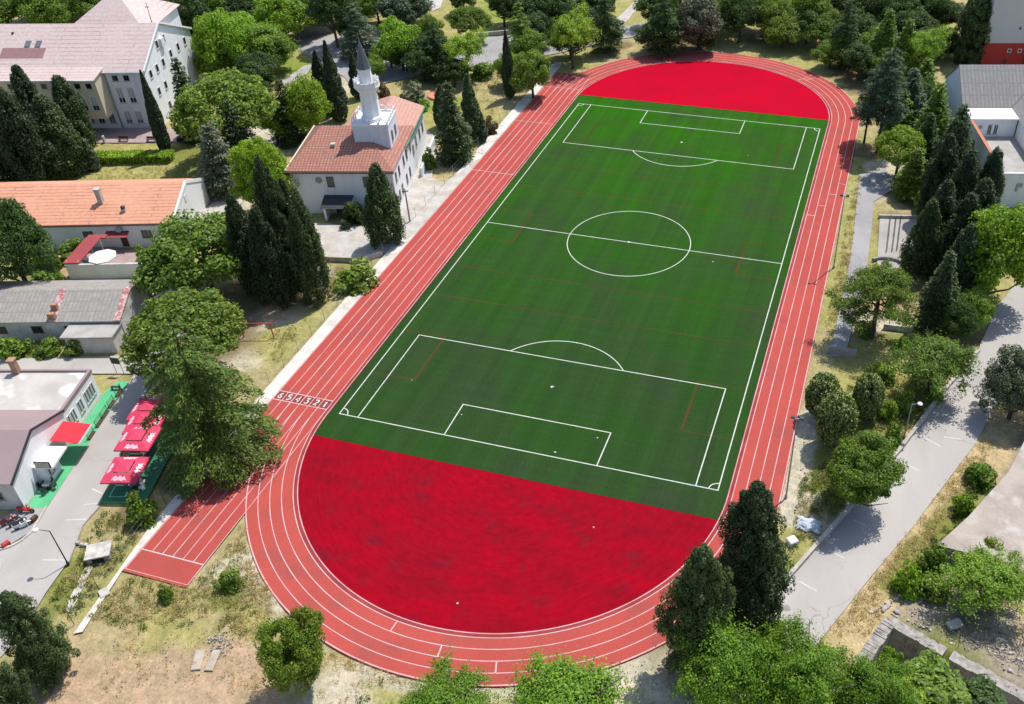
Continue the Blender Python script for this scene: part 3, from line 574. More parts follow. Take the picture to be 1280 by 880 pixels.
def P_lumpy(seed, R=2.2, H=11.0, nc=170, per=190, wide=.25, top=.12, blunt=1.0, cr=(.42, .75), L=.22, wd=.10, base=.04, vert=1.9, rag=.12):
    """columnar conifer made of many upright foliage lumps with dark gaps"""
    g = np.random.default_rng(seed); t = base+(.97-base)*g.random(nc)**.9; an = g.random(nc)*6.283
    pr = np.where(t < wide, .70+.30*(t/wide)**.7, np.maximum(top, (1-((t-wide)/(1-wide))**(1.2+blunt))**.85)); wob = 1+.16*np.sin(an*2+seed)+.12*np.sin(an*3+t*9+seed)
    rr = R*pr*wob*np.where(g.random(nc) < .2, g.uniform(.2, .55, nc), g.uniform(.80-rag, .80+rag, nc)); lx, ly = .02*H*np.sin(t*2.2+seed), .015*H*np.cos(t*2.7+seed)
    C = np.stack([rr*np.cos(an)+lx*t, rr*np.sin(an)+ly*t, H*t], 1); r = g.uniform(cr[0], cr[1], nc)*(.45+.55*pr)
    d = rdir(g, nc*per); q = np.repeat(r, per)*(.5+.5*g.random(nc*per)**.5); P = np.repeat(C, per, 0)+d*q[:, None]*np.array([1, 1, vert]); k = P[:, 2] > .05; P = P[k]; d = d[k]
    Nn = d*np.array([1, 1, .5])+np.array([0, 0, .25])+.45*g.normal(size=d.shape); T_ = d*.5+np.array([0, 0, 1.])+.4*g.normal(size=d.shape); s_ = g.uniform(.7, 1.3, len(P))
    mb = MB(); mb.tube((0, 0, -.4), (0, 0, H*.6), .19, .07, 7, False)
    return leaf_mesh('crown', P, Nn, L*s_, wd*s_, T_, g), mesh_of(mb, 'trunk'), R, H, 0, H/2
def P_conifer(seed, R=2.4, H=10.0, tiers=15, per=9, n=85, droop=.35, L=.42, wd=.2, top=.04, base=.1, gap=.25, wid=.55, pw=.9):
    """branches in whorls, each a flat drooping spray"""
    g = np.random.default_rng(seed); PP, NN, TT = [], [], []; mb = MB(); mb.tube((0, 0, -.4), (0, 0, H*.95), .24, .03, 7, False)
    for k in range(tiers):
        t = base+(1-base-top)*k/(tiers-1); rad = R*(1-t*.97)**pw*(1.0 if t > base+.06 else .85)+.12; m_ = max(4, int(per*(1-t*.5)))
        for j in range(m_):
            an = j*2*math.pi/m_+k*1.1+g.random()*.6; e = rad*(.72+.36*g.random()); z0 = H*t+g.normal()*.12
            q = max(18, int(n*e/R)); x = g.random(q)**.65*e; y = g.normal(size=q)*wid*.5*e*(.25+.75*np.sin(np.clip(x/e, 0, 1)*2.6))*.6
            z = z0+.18*x-droop*x*x/max(e, .4)*.55+g.normal(size=q)*.09-np.abs(y)*.22
            ca, sa = math.cos(an), math.sin(an); PP.append(np.stack([x*ca-y*sa, x*sa+y*ca, z], 1)); NN.append(np.array([ca*.25, sa*.25, 1.0])+.4*g.normal(size=(q, 3)))
            TT.append(np.array([ca, sa, -.3])+.5*g.normal(size=(q, 3)))
            if k % 2 == 0: mb.tube((0, 0, z0), (e*.7*ca, e*.7*sa, z0+.05*e), .05, .02, 4, False)
    P = np.concatenate(PP); Nn = np.concatenate(NN); T = np.concatenate(TT); s = g.uniform(.7, 1.3, len(P))
    return leaf_mesh('crown', P, Nn, L*s, wd*s, T, g), mesh_of(mb, 'trunk'), R, H, 0, H/2
def P_topiary(seed, R=2.0, H=4.6):
    """dense egg shaped shrub of small lumps"""
    g = np.random.default_rng(seed); d = rdir(g, 900); d = d[d[:, 2] > -.8][:420]; C = d*np.array([R-.28, R-.28, H/2-.25])*(.9+.1*g.random((len(d), 1))); C[:, 2] += H/2; r = g.uniform(.24, .42, len(C))
    P, Nn = clumps(g, C, r, 80, .4, .5, 1.0); k = P[:, 2] > .05; s = g.uniform(.7, 1.3, k.sum()); mb = MB(); mb.tube((0, 0, -.3), (0, 0, H*.6), .14, .06, 7, False)
    return leaf_mesh('crown', P[k], Nn[k], .20*s, .12*s, g=g), mesh_of(mb, 'trunk'), R, H, 0, H/2
def P_bush(seed, R=1.5, V=1.1, nc=26, per=90, L=.26, wd=.18, cr=(.35, .65), amp=.3):
    g = np.random.default_rng(seed); C = envelope(g, nc, R-.3, 2*V-.3, .3, -.02, amp=amp); r = g.uniform(cr[0], cr[1], len(C)); P, Nn = clumps(g, C, r, per, .5)
    P[:, 2] = np.abs(P[:, 2]); s = g.uniform(.7, 1.3, len(P)); mb = MB()
    for k in range(5): mb.tube((.05*k, 0, -.3), (R*.5*math.cos(k*1.3), R*.5*math.sin(k*1.3), V), .05, .02, 5, False)
    return leaf_mesh('crown', P, Nn, L*s, wd*s, g=g), mesh_of(mb, 'stem'), R, 2*V, 0, V
def P_feather(seed, R=4.0, V=2.8, clear=1.6, nb=64, per=240, L=.24, wd=.15, sp=1.0):
    """loose airy crown of arching, layered sprays with sky gaps"""
    g = np.random.default_rng(seed); C = envelope(g, nb, R-.5, V-.3, .3, -.6, amp=.5, lumps=9); PP, NN = [], []
    for c in C:
        q = int(per*g.uniform(.5, 1.3)); e = g.uniform(.5, 1.05)*sp; out = c/np.linalg.norm(c); ax_ = out+.5*g.normal(size=3); ax_[2] *= .4; ax_ /= np.linalg.norm(ax_)
        x = g.normal(size=q)*.75; y = g.normal(size=(q, 3)); d = (ax_*x[:, None]+y*np.array([.34, .34, .20]))*e; d[:, 2] -= .22*x*x*e
        PP.append(c+d); NN.append(np.array([0, 0, .9])+.5*out+.5*y*np.array([1, 1, .3])+.35*g.normal(size=(q, 3)))
    P = np.concatenate(PP); Nn = np.concatenate(NN); P[:, 2] += clear+V; s = g.uniform(.7, 1.3, len(P)); H = clear+2*V
    return leaf_mesh('crown', P, Nn, L*s, wd*s, g=g), mesh_of(limbs(g, H, R, .2, 8, clear*.8, clear+V*1.1, .6), 'trunk'), R, H, clear, V
PROTO = {
 'broad': [P_broad(s, amp=a) for s, a in ((1, .25), (2, .35), (3, .2), (4, .4))],
 'round': [P_broad(s, R=3.6, V=2.6, nc=170, per=120, cr=(.42, .72), L=.20, wd=.13, inner=.12, low=-.5, clear=1.4, amp=.12) for s in (11, 12)],
 'near': [P_broad(s, R=3.4, V=2.7, nc=170, per=230, cr=(.38, .80), L=.16, wd=.10, clear=.5, amp=.35, low=-.85) for s in (21, 22)],
 'dome': [P_pine(s) for s in (31, 32, 33)], 'open': [P_openpine(41)],
 'slim': [P_cypress(51, 1.0, 11, 10000, .3, .05, lump=.25, L=.34, wd=.14), P_cypress(52, 1.1, 11, 10000, .25, .06, lump=.35, L=.34, wd=.14)],
 'cypress': [P_lumpy(61, 2.0, 10, 190, 130, .25, .09, .5, (.42, .72), .27, .12), P_lumpy(62, 2.0, 10, 190, 130, .32, .10, .6, (.42, .72), .27, .12), P_lumpy(63, 2.0, 10, 200, 130, .28, .08, .45, (.40, .70), .27, .12)],
 'column': [P_lumpy(71, 2.0, 8, 260, 130, .5, .35, 2.2, (.35, .55), .19, .12, vert=1.2), P_lumpy(72, 2.0, 8, 260, 130, .5, .35, 2.0, (.35, .55), .19, .12, vert=1.2)],
 'topiary': [P_topiary(75), P_topiary(76)],
 'highcedar': [P_conifer(97, 4.2, 13, 11, 9, 420, .5, .30, .12, wid=.6, pw=.5, base=.36, top=.03), P_conifer(98, 4.2, 13, 11, 9, 420, .5, .30, .12, wid=.6, pw=.5, base=.34, top=.03)],
 'tall': [P_lumpy(81, 2.2, 12, 330, 180, .22, .08, .55, (.34, .66), .20, .085, vert=1.5, rag=.30), P_lumpy(82, 2.2, 12, 330, 180, .26, .08, .65, (.34, .66), .20, .085, vert=1.5, rag=.30)],
 'cedar': [P_conifer(s, 3.8, 11, 12, 8, 300, .55, .30, .12, wid=.55, pw=.66, base=.10) for s in (91, 92)],
 'bigcedar': [P_conifer(95, 4.6, 11, 14, 9, 620, .80, .24, .085, wid=.42, pw=.55, base=.08, top=.03)],
 'spruce': [P_conifer(s, 2.5, 10, 18, 11, 130, .4, .28, .14, base=.04, pw=.75, wid=.7) for s in (101, 102)],
 'shaggy': [P_conifer(s, 2.6, 9, 17, 11, 170, .2, .26, .13, base=.04, pw=.6, wid=.9) for s in (105, 106)],
 'bush': [P_bush(s) for s in (111, 112, 113)],
 'feather': [P_feather(121, nb=90, per=230, L=.20, wd=.12), P_feather(122, nb=90, per=230, L=.20, wd=.12)],
 'acacia': [P_feather(s, R=3.4, V=2.5, clear=.5, nb=150, per=260, L=.15, wd=.085, sp=.85) for s in (141, 142, 143)],
 'fig': [P_broad(131, R=3.0, V=2.0, nc=70, per=75, cr=(.4, .8), L=.34, wd=.30, clear=.5, inner=.15, low=-.3, up=.9)],
}
NUSE = {}
def plant(kind, mat, label, x, y, R, H, name='tree', cat='tree', group=None, z=0.0):
    k = NUSE.get(kind, 0); NUSE[kind] = k+1; cr, tr, R0, H0, _, _ = PROTO[kind][k % len(PROTO[kind])]
    o = thing(name, label, cat, (x, y, z), group); o.rotation_euler = (0, 0, random.uniform(0, 6.28)); s = R/R0; o.scale = (s, s, H/H0)
    for nm, me in (('trunk' if kind != 'bush' else 'stem', tr), ('crown' if kind != 'bush' else 'foliage', cr)):
        c = bpy.data.objects.new(nm, me); COL.objects.link(c); c.parent = o
        c.material_slots[0].link = 'OBJECT'; c.material_slots[0].material = M['bark'] if me is tr else M[mat]
    return o
CN = {'slim': ('cypress_tree', 'cypress'), 'cypress': ('cypress_tree', 'cypress'), 'tall': ('cypress_tree', 'cypress'), 'column': ('cypress_tree', 'cypress'), 'topiary': ('column_shrub', 'shrub'), 'highcedar': ('cedar_tree', 'cedar'), 'cedar': ('cedar_tree', 'cedar'), 'bigcedar': ('cedar_tree', 'cedar'), 'spruce': ('conifer_tree', 'conifer'), 'shaggy': ('conifer_tree', 'conifer'),
      'dome': ('pine_tree', 'pine'), 'open': ('pine_tree', 'pine'), 'bush': ('bush', 'bush'), 'fig': ('fig_bush', 'bush')}
def T(kind, mat, label, u0, v0, u1, v1, group=None):
    """broad crown whose outline fills the given box of the photograph, standing on the ground"""
    _, _, R0, H0, c0, V0 = PROTO[kind][0]; uc, vc = (u0+u1)/2, (v0+v1)/2; zc = 4.0
    for _ in range(8):
        p = at(uc, vc, zc); m_ = depth(p)/FPX; d = (p-CAM)/np.linalg.norm(p-CAM); sn = -d[2]; cs = math.sqrt(1-sn*sn)
        R = (u1-u0)/2*m_; a = (v1-v0)/2*m_; q = a*a-(R*sn)**2; Rv = math.sqrt(max(q, 0))/cs; Rv = min(max(Rv, .55*R), (1.05 if kind in ('round', 'dome', 'open', 'feather') else 1.2 if kind == 'broad' else 1.5)*R)
        H = 2*Rv*H0/(2*V0); zc = H*(c0+V0)/H0
    R *= 1.22 if 'cedar' in kind else 1.13
    n, c = CN.get(kind, ('broadleaf_tree', 'tree')); return plant(kind, mat, label, p[0], p[1], R, H, n, c, group)
def C(kind, mat, label, bu, bv, tv, wpx, group=None):
    """upright conifer given by its foot, its tip's row and its width in the photograph"""
    p = at(bu, bv); H = height(bu, bv, tv); R = wpx/2*depth(p+np.array([0, 0, H*.4]))/FPX*(1.18 if kind in ('cedar', 'spruce', 'shaggy') else 1.0)
    n, c = CN.get(kind, ('conifer_tree', 'conifer')); return plant(kind, mat, label, p[0], p[1], R, H, n, c, group)
g1 = 'trees of the park along the far edge'; g2 = 'dark cypresses beside the school lawn'; g3 = 'cypress clump beside the white wall'; g4 = 'trees between the track and the grey roofed house'; g5 = 'variegated column shrubs by the track'
def wood(label, spots):
    for k, (kind, mat, u, v, r) in enumerate(spots): T(kind, mat, label, u-r, v-r*.85, u+r, v+r*.85, 'closed wood along the top edge of the photo')
wood('green crown in the closed wood behind the pink school roofs', [('broad', m_, u, v, 30) for m_, u, v in (('leaf_mid', 36, -8), ('leaf_bright', 84, -14), ('leaf_mid', 120, 2), ('leaf_dark', 204, -4), ('leaf_mid', 60, 10), ('leaf_mid', -6, 12))])
wood('dark crown in the closed wood between the school end wall and the grey retaining wall', [('broad', m_, u, v, r) for m_, u, v, r in (('leaf_mid', 222, 18, 28), ('leaf_dark', 236, 44, 26), ('leaf_mid', 262, 2, 30), ('leaf_dark', 306, 6, 28), ('leaf_mid', 330, -8, 28), ('leaf_dark', 352, 20, 26), ('leaf_dark', 392, 10, 26), ('leaf_bright', 300, 34, 30), ('leaf_mid', 340, 62, 26), ('leaf_dark', 318, 92, 24), ('leaf_mid', 270, 78, 26))])
wood('dark crown in the closed wood between the retaining wall and the white court', [('broad', m_, u, v, r) for m_, u, v, r in (('leaf_dark', 424, -6, 28), ('leaf_dark', 450, -14, 26), ('leaf_mid', 470, 4, 24), ('leaf_dark', 508, 4, 26), ('leaf_mid', 486, 62, 22), ('leaf_dark', 506, 66, 22), ('leaf_dark', 528, 78, 24), ('leaf_dark', 566, 88, 20))])
wood('dark crown in the closed wood between the upper lawn strip and the park path', [('broad', m_, u, v, r) for m_, u, v, r in (('leaf_dark', 652, 6, 24), ('leaf_dark', 690, 8, 28), ('leaf_mid', 660, 52, 24), ('leaf_dark', 746, -2, 26), ('leaf_dark', 724, 18, 24), ('leaf_mid', 640, 84, 22))])
wood('dark crown in the closed wood between the park path and the red and grey building', [('broad', m_, u, v, r) for m_, u, v, r in (('leaf_dark', 826, 6, 28), ('leaf_dark', 850, -8, 28), ('leaf_dark', 822, 40, 26), ('leaf_mid', 892, 18, 26), ('leaf_dark', 926, 2, 30), ('leaf_dark', 958, 12, 28), ('leaf_pine', 980, 32, 26), ('leaf_dark', 1012, 6, 30), ('leaf_mid', 1030, 34, 26), ('leaf_dark', 1046, 4, 28), ('leaf_dark', 1070, 34, 28), ('leaf_dark', 1090, 6, 28), ('leaf_mid', 1096, 52, 26), ('leaf_dark', 1124, 14, 28), ('leaf_dark', 1146, 30, 26), ('leaf_dark', 1160, 4, 28), ('leaf_dark', 1184, 16, 24))])
wood('dark crown in the closed wood between the retaining wall and the white court', [('broad', m_, u, v, r) for m_, u, v, r in (('leaf_dark', 540, 62, 28), ('leaf_mid', 466, 84, 18), ('leaf_dark', 436, 30, 20))])
wood('dark crown in the closed wood between the park path and the red and grey building', [('broad', m_, u, v, r) for m_, u, v, r in (('leaf_dark', 1076, 72, 26), ('leaf_mid', 1112, 78, 24), ('leaf_dark', 1152, 54, 26), ('leaf_dark', 1180, 52, 20), ('leaf_mid', 1040, 62, 22), ('leaf_dark', 1010, 28, 26), ('leaf_dark', 876, 36, 24))])
wood('dark crown in the closed wood between the upper lawn strip and the park path', [('broad', m_, u, v, r) for m_, u, v, r in (('leaf_dark', 712, 46, 26), ('leaf_dark', 764, 40, 20), ('leaf_dark', 668, 34, 24))])
# school, top left
T('broad', 'leaf_mid', 'green tree behind the school roof, at the top left corner of the photo', -30, -18, 30, 30, g1)
T('broad', 'leaf_mid', 'green tree behind the school roof, second from the top left corner', 18, -20, 66, 30, g1)
T('broad', 'leaf_bright', 'bright green tree directly left of the pyramid roof peak', 54, -22, 106, 20, g1)
T('broad', 'leaf_dark', 'dark tree right behind the peak of the pyramid roof', 118, -25, 172, 14, g1)
T('broad', 'leaf_mid', 'leafy tree behind the right slope of the pyramid roof', 150, -14, 200, 30, g1)
T('dome', 'leaf_dark', 'dark flat topped tree behind the white end wall of the school', 196, -18, 258, 36, g1)
T('broad', 'leaf_bright', 'large bright green tree right of the white school end wall', 240, 14, 306, 92, g1)
T('broad', 'leaf_mid', 'mid green tree on the top edge above the large bright one', 236, -26, 300, 24, g1)
T('broad', 'leaf_bright', 'bright leafy tree on the top edge, left of the grey retaining wall', 318, -12, 386, 46, g1)
T('feather', 'leaf_bright', 'light green spreading tree between the large bright tree and the retaining wall', 296, 22, 368, 76, g1)
T('broad', 'leaf_dark', 'dark rounded tree in the shade below the light spreading tree', 298, 58, 346, 104)
T('dome', 'leaf_dark', 'dark tree on the top edge above the grey retaining wall', 384, -22, 440, 28, g1)
C('cypress', 'leaf_cypress', 'outermost dark cypress of the lawn group, cut by the left edge', 18, 230, 118, 52, g2)
C('cypress', 'leaf_cypress', 'dark cypress of the lawn group standing lowest, over the orange roof end', 50, 234, 108, 56, g2)
C('cypress', 'leaf_cypress', 'dark cypress of the lawn group with its tip on the pink roof edge', 62, 196, 84, 46, g2)
C('cypress', 'leaf_cypress_green', 'broad dark cypress in the middle of the lawn group', 88, 216, 120, 54, g2)
C('cypress', 'leaf_cypress_green', 'rightmost cypress of the lawn group, in front of the school windows', 106, 184, 93, 40, g2)
C('slim', 'leaf_cypress', 'very slender cypress alone in front of the grey white school facade', 209, 192, 89, 19)
C('spruce', 'leaf_dark', 'dark ragged conifer against the sunlit school end wall', 248, 172, 70, 46)
T('round', 'leaf_pine', 'wide light green umbrella pine right of the school with its trunk on the lawn', 222, 83, 342, 182)
C('shaggy', 'leaf_grey', 'grey green conifer standing behind its twin, under the umbrella pine', 309, 218, 122, 52)
C('shaggy', 'leaf_silver', 'grey green conifer in front of its twin, on the lawn edge', 284, 240, 152, 54)
T('bush', 'leaf_grey', 'grey green bush at the left end of the clipped hedge', 94, 178, 124, 212)
# mosque surroundings
C('slim', 'leaf_cypress', 'pointed cypress left of the minaret, the tallest and nearest it', 425, 150, 52, 27)
C('slim', 'leaf_cypress', 'pointed cypress left of the minaret, second from it', 409, 142, 64, 27)
C('slim', 'leaf_cypress', 'short dark cypress hiding right behind the minaret spire', 449, 122, 66, 20)
C('spruce', 'leaf_cypress_green', 'dark cypress left of the bright round tree behind the mosque', 366, 178, 98, 42)
T('broad', 'leaf_lime', 'bright green tree touching the mosque roof on its far left', 350, 94, 410, 168)
T('near', 'leaf_lime', 'big yellow green tree in front of the mosque roof corner', 292, 164, 366, 258)
T('cedar', 'leaf_blue', 'blue green cedar behind the minaret tip', 420, 2, 474, 72)
T('broad', 'leaf_bright', 'bright round tree right of the blue green cedar', 470, 20, 528, 80)
T('broad', 'leaf_blue', 'dull blue green broad tree on the top edge by the white court', 468, -16, 538, 30)
T('broad', 'leaf_pine', 'small olive green tree between the white court and the round bright tree', 520, 12, 552, 52)
C('cedar', 'leaf_dark', 'dark layered cedar behind the mosque garden', 549, 98, 26, 56)
T('feather', 'leaf_lime', 'bright yellow green flat crowned tree right of the dark layered cedar', 553, 32, 608, 86)
T('round', 'leaf_pine', 'rounded light green tree above the flat crowned one', 562, 6, 612, 44)
T('broad', 'leaf_dark', 'dark tree on the top edge above the rounded light green tree', 560, -22, 596, 12, g1)
T('bush', 'leaf_mid', 'low green shrub by the lawn behind the mosque', 584, 72, 618, 96)
T('broad', 'leaf_dark', 'dark tree right of the upper lawn strip, on the top edge', 606, -20, 650, 26, g1)
C('cedar', 'leaf_pine', 'layered olive conifer left of the park road crossing', 652, 72, 2, 42, g1)
C('slim', 'leaf_cypress', 'slim solitary cypress on the lawn left of the track', 638, 122, 38, 17)
T('broad', 'leaf_pine', 'spreading green tree at the corner where the sprint lanes end', 638, 60, 690, 116)
T('feather', 'leaf_lime', 'bright green tree beside the far end of the sprint lanes', 684, 2, 744, 72)
T('broad', 'leaf_dark', 'dark tree behind the bright one at the end of the sprint lanes', 668, -22, 716, 22, g1)
C('cedar', 'leaf_dark', 'dark conifer right of the bright tree at the sprint lane end', 757, 66, -14, 46, g1)
C('spruce', 'leaf_dark', 'dark conifer on the top edge left of the park path', 742, 30, -32, 50, g1)
C('cedar', 'leaf_dark', 'dark conifer right of the park path', 830, 66, -16, 56, g1)
T('round', 'leaf_mid', 'small rounded green tree in front of the dark conifer beyond the far bend', 810, 14, 850, 50)
T('broad', 'leaf_silver', 'silvery tree beyond the far bend of the track', 846, -8, 902, 54)
T('broad', 'leaf_dark', 'dark tree beyond the far bend, right of the silvery tree', 898, -16, 954, 44, g1)
T('broad', 'leaf_dark', 'dark tree on the top edge above the silvery tree', 862, -30, 916, 10, g1)
T('broad', 'leaf_pine', 'olive green leafy tree beyond the far bend, left of the bare soil patch', 946, -10, 1000, 46, g1)
T('broad', 'leaf_pine', 'olive green leafy tree behind the bare soil patch', 986, -16, 1040, 42, g1)
C('cedar', 'leaf_dark', 'dark conifer right of the bare soil patch', 1052, 82, -4, 50, g1)
C('spruce', 'leaf_mid', 'mid green conifer right above the big blue green cedar', 1100, 92, 10, 48, g1)
C('spruce', 'leaf_pine', 'light tipped conifer beside the bright acacia at upper right', 1126, 96, 22, 40, g1)
T('broad', 'leaf_dark', 'dark tree on the top edge above the light tipped conifer', 1066, -30, 1118, 14, g1)
T('broad', 'leaf_dark', 'dark tree on the top edge left of the red and grey building', 1110, -26, 1160, 26, g1)
T('broad', 'leaf_dark', 'dark tree against the left flank of the red and grey building', 1152, -20, 1192, 40, g1)
T('feather', 'leaf_bright', 'bright green acacia left of the red and grey building', 1130, 24, 1184, 88)
C('column', 'leaf_cypress_green', 'large dark cypress covering the corner of the red and grey building', 1208, 80, -8, 42)
# east of the track
C('highcedar', 'leaf_blue', 'big blue green cedar overhanging the track on the right', 1096, 190, 58, 78, g4)
C('highcedar', 'leaf_blue', 'smaller blue green cedar on bare trunks, leaning out left over the track', 1080, 178, 84, 56, g4)
C('spruce', 'leaf_blue', 'dark blue green conifer behind the big overhanging cedar', 1130, 160, 84, 54, g4)
T('round', 'leaf_yellow', 'yellow green rounded tree in front of the big blue green cedar', 1097, 156, 1156, 212, g4)
C('spruce', 'leaf_pine', 'small bright green conifer below the yellow green tree', 1137, 246, 184, 46, g4)
C('spruce', 'leaf_mid', 'green conifer right of the big cedar, near the blue-shaded gable wall', 1160, 190, 102, 54, g4)
C('spruce', 'leaf_dark', 'dark conifer along the white parapet wall', 1186, 222, 128, 50, g4)
C('cypress', 'leaf_cypress', 'dark cypress right of the small bright conifer', 1164, 272, 168, 44, g4)
C('cypress', 'leaf_cypress', 'dark cypress in front of the white parapet wall, tip at its window', 1192, 290, 190, 46, g4)
C('cypress', 'leaf_cypress', 'dark cypress by the blue-shaded facade at the right edge', 1222, 284, 186, 38, g4)
C('cypress', 'leaf_cypress', 'dark cypress right of the paved court', 1160, 330, 226, 50, g4)
C('cypress', 'leaf_cypress', 'dark cypress between the paved court and the large leafy tree', 1190, 352, 244, 54, g4)
C('spruce', 'leaf_cypress_green', 'shaggy dark conifer in front of the cypress row', 1166, 412, 312, 56, g4)
T('broad', 'leaf_bright', 'large light green leafy tree at the right edge above the road', 1196, 246, 1300, 378)
T('broad', 'leaf_mid', 'small green tree under the large leafy tree by the road bend', 1190, 350, 1248, 410)
T('open', 'leaf_pine', 'open pine with a visible trunk beside the paved court', 1054, 330, 1146, 402)
T('feather', 'leaf_mid', 'loose green tree leaning over the left side of the right road', 1120, 405, 1222, 488)
C('topiary', 'leaf_variegated', 'leftmost of the three pale edged column shrubs beside the track', 1025, 522, 468, 46, g5)
C('topiary', 'leaf_variegated', 'frontmost of the three pale edged column shrubs beside the track', 1040, 556, 492, 52, g5)
C('topiary', 'leaf_variegated', 'rightmost of the three pale edged column shrubs beside the track', 1080, 522, 468, 40, g5)
T('near', 'leaf_mid', 'dense dark green tree at the road edge in front of the column shrubs', 1024, 540, 1124, 640)
T('near', 'leaf_grey', 'sparse grey green tree at the right edge between road and ruin', 1232, 434, 1318, 526)
T('bush', 'leaf_mid', 'green shrub on the edge of the tan slab, nearest the sparse tree', 1206, 568, 1250, 606)
T('bush', 'leaf_bright', 'green shrub on the verge opposite the dense dark tree', 1192, 612, 1220, 642)
T('bush', 'leaf_mid', 'low weedy shrub left of the slab corner', 1150, 676, 1184, 716)
T('bush', 'leaf_bright', 'weedy shrub strip clump on the straw bank', 1120, 700, 1158, 744)
T('bush', 'leaf_pine', 'pale green bush growing at the foot of the slab wall', 1146, 712, 1192, 752)
T('feather', 'leaf_bright', 'spreading green tree growing out of the rubble below the slab', 1182, 676, 1292, 768)
T('bush', 'leaf_pine', 'thin upright shrub on the slab edge above the rubble tree', 1222, 658, 1252, 700)
C('spruce', 'leaf_mid', 'conifer squeezed between the big blue green cedar and the yellow green tree', 1122, 168, 112, 42, g4)
C('spruce', 'leaf_dark', 'dark conifer directly behind the small bright green conifer', 1150, 214, 140, 46, g4)
C('spruce', 'leaf_mid', 'mid green conifer left of the blue-shaded gable wall, farther back', 1150, 130, 72, 44, g4)
C('cypress', 'leaf_cypress', 'dark cypress on the right end of the cypress row, by the pale facade foot', 1212, 318, 222, 44, g4)
C('cypress', 'leaf_cypress', 'dark cypress behind the shaggy dark conifer', 1186, 384, 282, 50, g4)
T('broad', 'leaf_dark', 'dark tree in the shade behind the right of the big blue green cedar', 1120, 92, 1170, 142, g4)
T('bush', 'leaf_mid', 'bush under the open pine beside the east path', 1070, 396, 1098, 420)
T('bush', 'leaf_mid', 'bush on the slope below the open pine', 1116, 416, 1140, 440)
T('bush', 'leaf_yellow', 'yellowish bush left of the loose leaning tree', 1086, 446, 1122, 476)
T('bush', 'leaf_pine', 'olive bush under the loose leaning tree, by its trunk', 1112, 486, 1146, 518)
T('bush', 'leaf_yellow', 'yellow green bush right of the rightmost column shrub', 1098, 496, 1124, 524)
T('bush', 'leaf_mid', 'green bush between the dense dark tree and the right road lamp', 1106, 526, 1130, 556)
T('bush', 'leaf_pine', 'straggly bush against the low white wall below the loose tree', 1160, 480, 1182, 502)
T('bush', 'leaf_mid', 'green bush in the shade behind the paved court', 1142, 236, 1168, 264)
T('broad', 'leaf_mid', 'green tree between the cypress row and the large leafy tree at the right edge', 1190, 300, 1236, 352, g4)
T('broad', 'leaf_dark', 'dark tree between the shaggy conifer and the road bend', 1176, 372, 1222, 424, g4)
C('cypress', 'leaf_cypress_green', 'dark cypress at the near end of the row, beside the curved bench', 1146, 344, 250, 42, g4)
C('cypress', 'leaf_cypress', 'dark cypress of the row between the yellow green tree and the parapet window', 1178, 250, 150, 42, g4)
T('broad', 'leaf_bright', 'bright tree between the grey green conifer twins and the mosque', 318, 120, 362, 176)
# foreground
C('tall', 'leaf_cypress', 'tallest dark cypress, right of the near bend of the track', 928, 772, 600, 88)
C('tall', 'leaf_cypress_green', 'dark cypress overlapping the near bend, left of the tallest one', 866, 836, 678, 80)
T('acacia', 'leaf_acacia', 'bright green acacia at the bottom edge below the tallest cypress', 836, 772, 968, 902)
T('acacia', 'leaf_acacia', 'bright green acacia at the bottom edge where the right road ends', 932, 782, 1064, 910)
T('acacia', 'leaf_acacia', 'bright tree at the bottom edge, left of the fig bushes', 1036, 812, 1136, 910)
T('bush', 'leaf_mid', 'leafy shrub between the tallest cypress and the road end', 936, 760, 988, 808)
T('acacia', 'leaf_acacia', 'bright green tree over the near bend at the bottom centre', 630, 826, 786, 930)
T('acacia', 'leaf_acacia', 'smaller bright green tree at the bottom, left of the bottom centre one', 492, 842, 612, 930)
T('near', 'leaf_yellow', 'yellow green rounded tree on the bare soil left of the near bend', 326, 756, 412, 874)
C('tall', 'leaf_cypress_green', 'dark bushy cypress by the left road at the lower left', 70, 846, 740, 60)
C('tall', 'leaf_cypress_green', 'dark bushy cypress in the bottom left corner', 22, 908, 818, 60)
T('fig', 'leaf_mid', 'large leaved fig bush inside the ruin at the bottom right', 1122, 830, 1216, 900)
T('fig', 'leaf_dark', 'dark fig bush against the front wall of the ruin, at the bottom edge', 1200, 850, 1262, 905)
T('fig', 'leaf_bright', 'small bright fig in the dark corner of the sunken ruin', 1096, 810, 1126, 846)
T('acacia', 'leaf_lime', 'lime green crown at the bottom edge in front of the fig bushes', 1080, 852, 1170, 920)
# west of the track
T('near', 'leaf_dark', 'large dark leafy tree cut by the left edge beside the orange roof', -46, 222, 54, 362)
T('bush', 'leaf_mid', 'garden bush next to the large dark tree at the left edge', 36, 300, 72, 340)
T('bush', 'leaf_pine', 'garden bush beside the dark red lean-to roof', 70, 296, 108, 326)
T('bush', 'leaf_mid', 'low garden bush behind the grey tiled shed', 34, 332, 74, 356)
T('bush', 'leaf_yellow', 'small lime bush on the patio by the house porch', 168, 302, 188, 326)
T('broad', 'leaf_mid', 'broad walnut tree covering the right end of the patio', 178, 260, 318, 368)
T('round', 'leaf_pine', 'light green domed pine right of the grey tiled shed', 160, 356, 302, 470)
T('bigcedar', 'leaf_cedar', 'huge drooping cedar overhanging the red sprint lanes', 170, 390, 322, 596)
T('bush', 'leaf_mid', 'tangled shrub at the end of the parasol terrace', 154, 612, 192, 656)
T('bush', 'leaf_mid', 'left bush of the row in front of the grey shed wall', -6, 414, 34, 446)
T('bush', 'leaf_mid', 'right bush of the row in front of the grey shed wall', 38, 420, 74, 446)
T('bush', 'leaf_pine', 'small bush at the corner of the shed annexe', 78, 420, 102, 444)
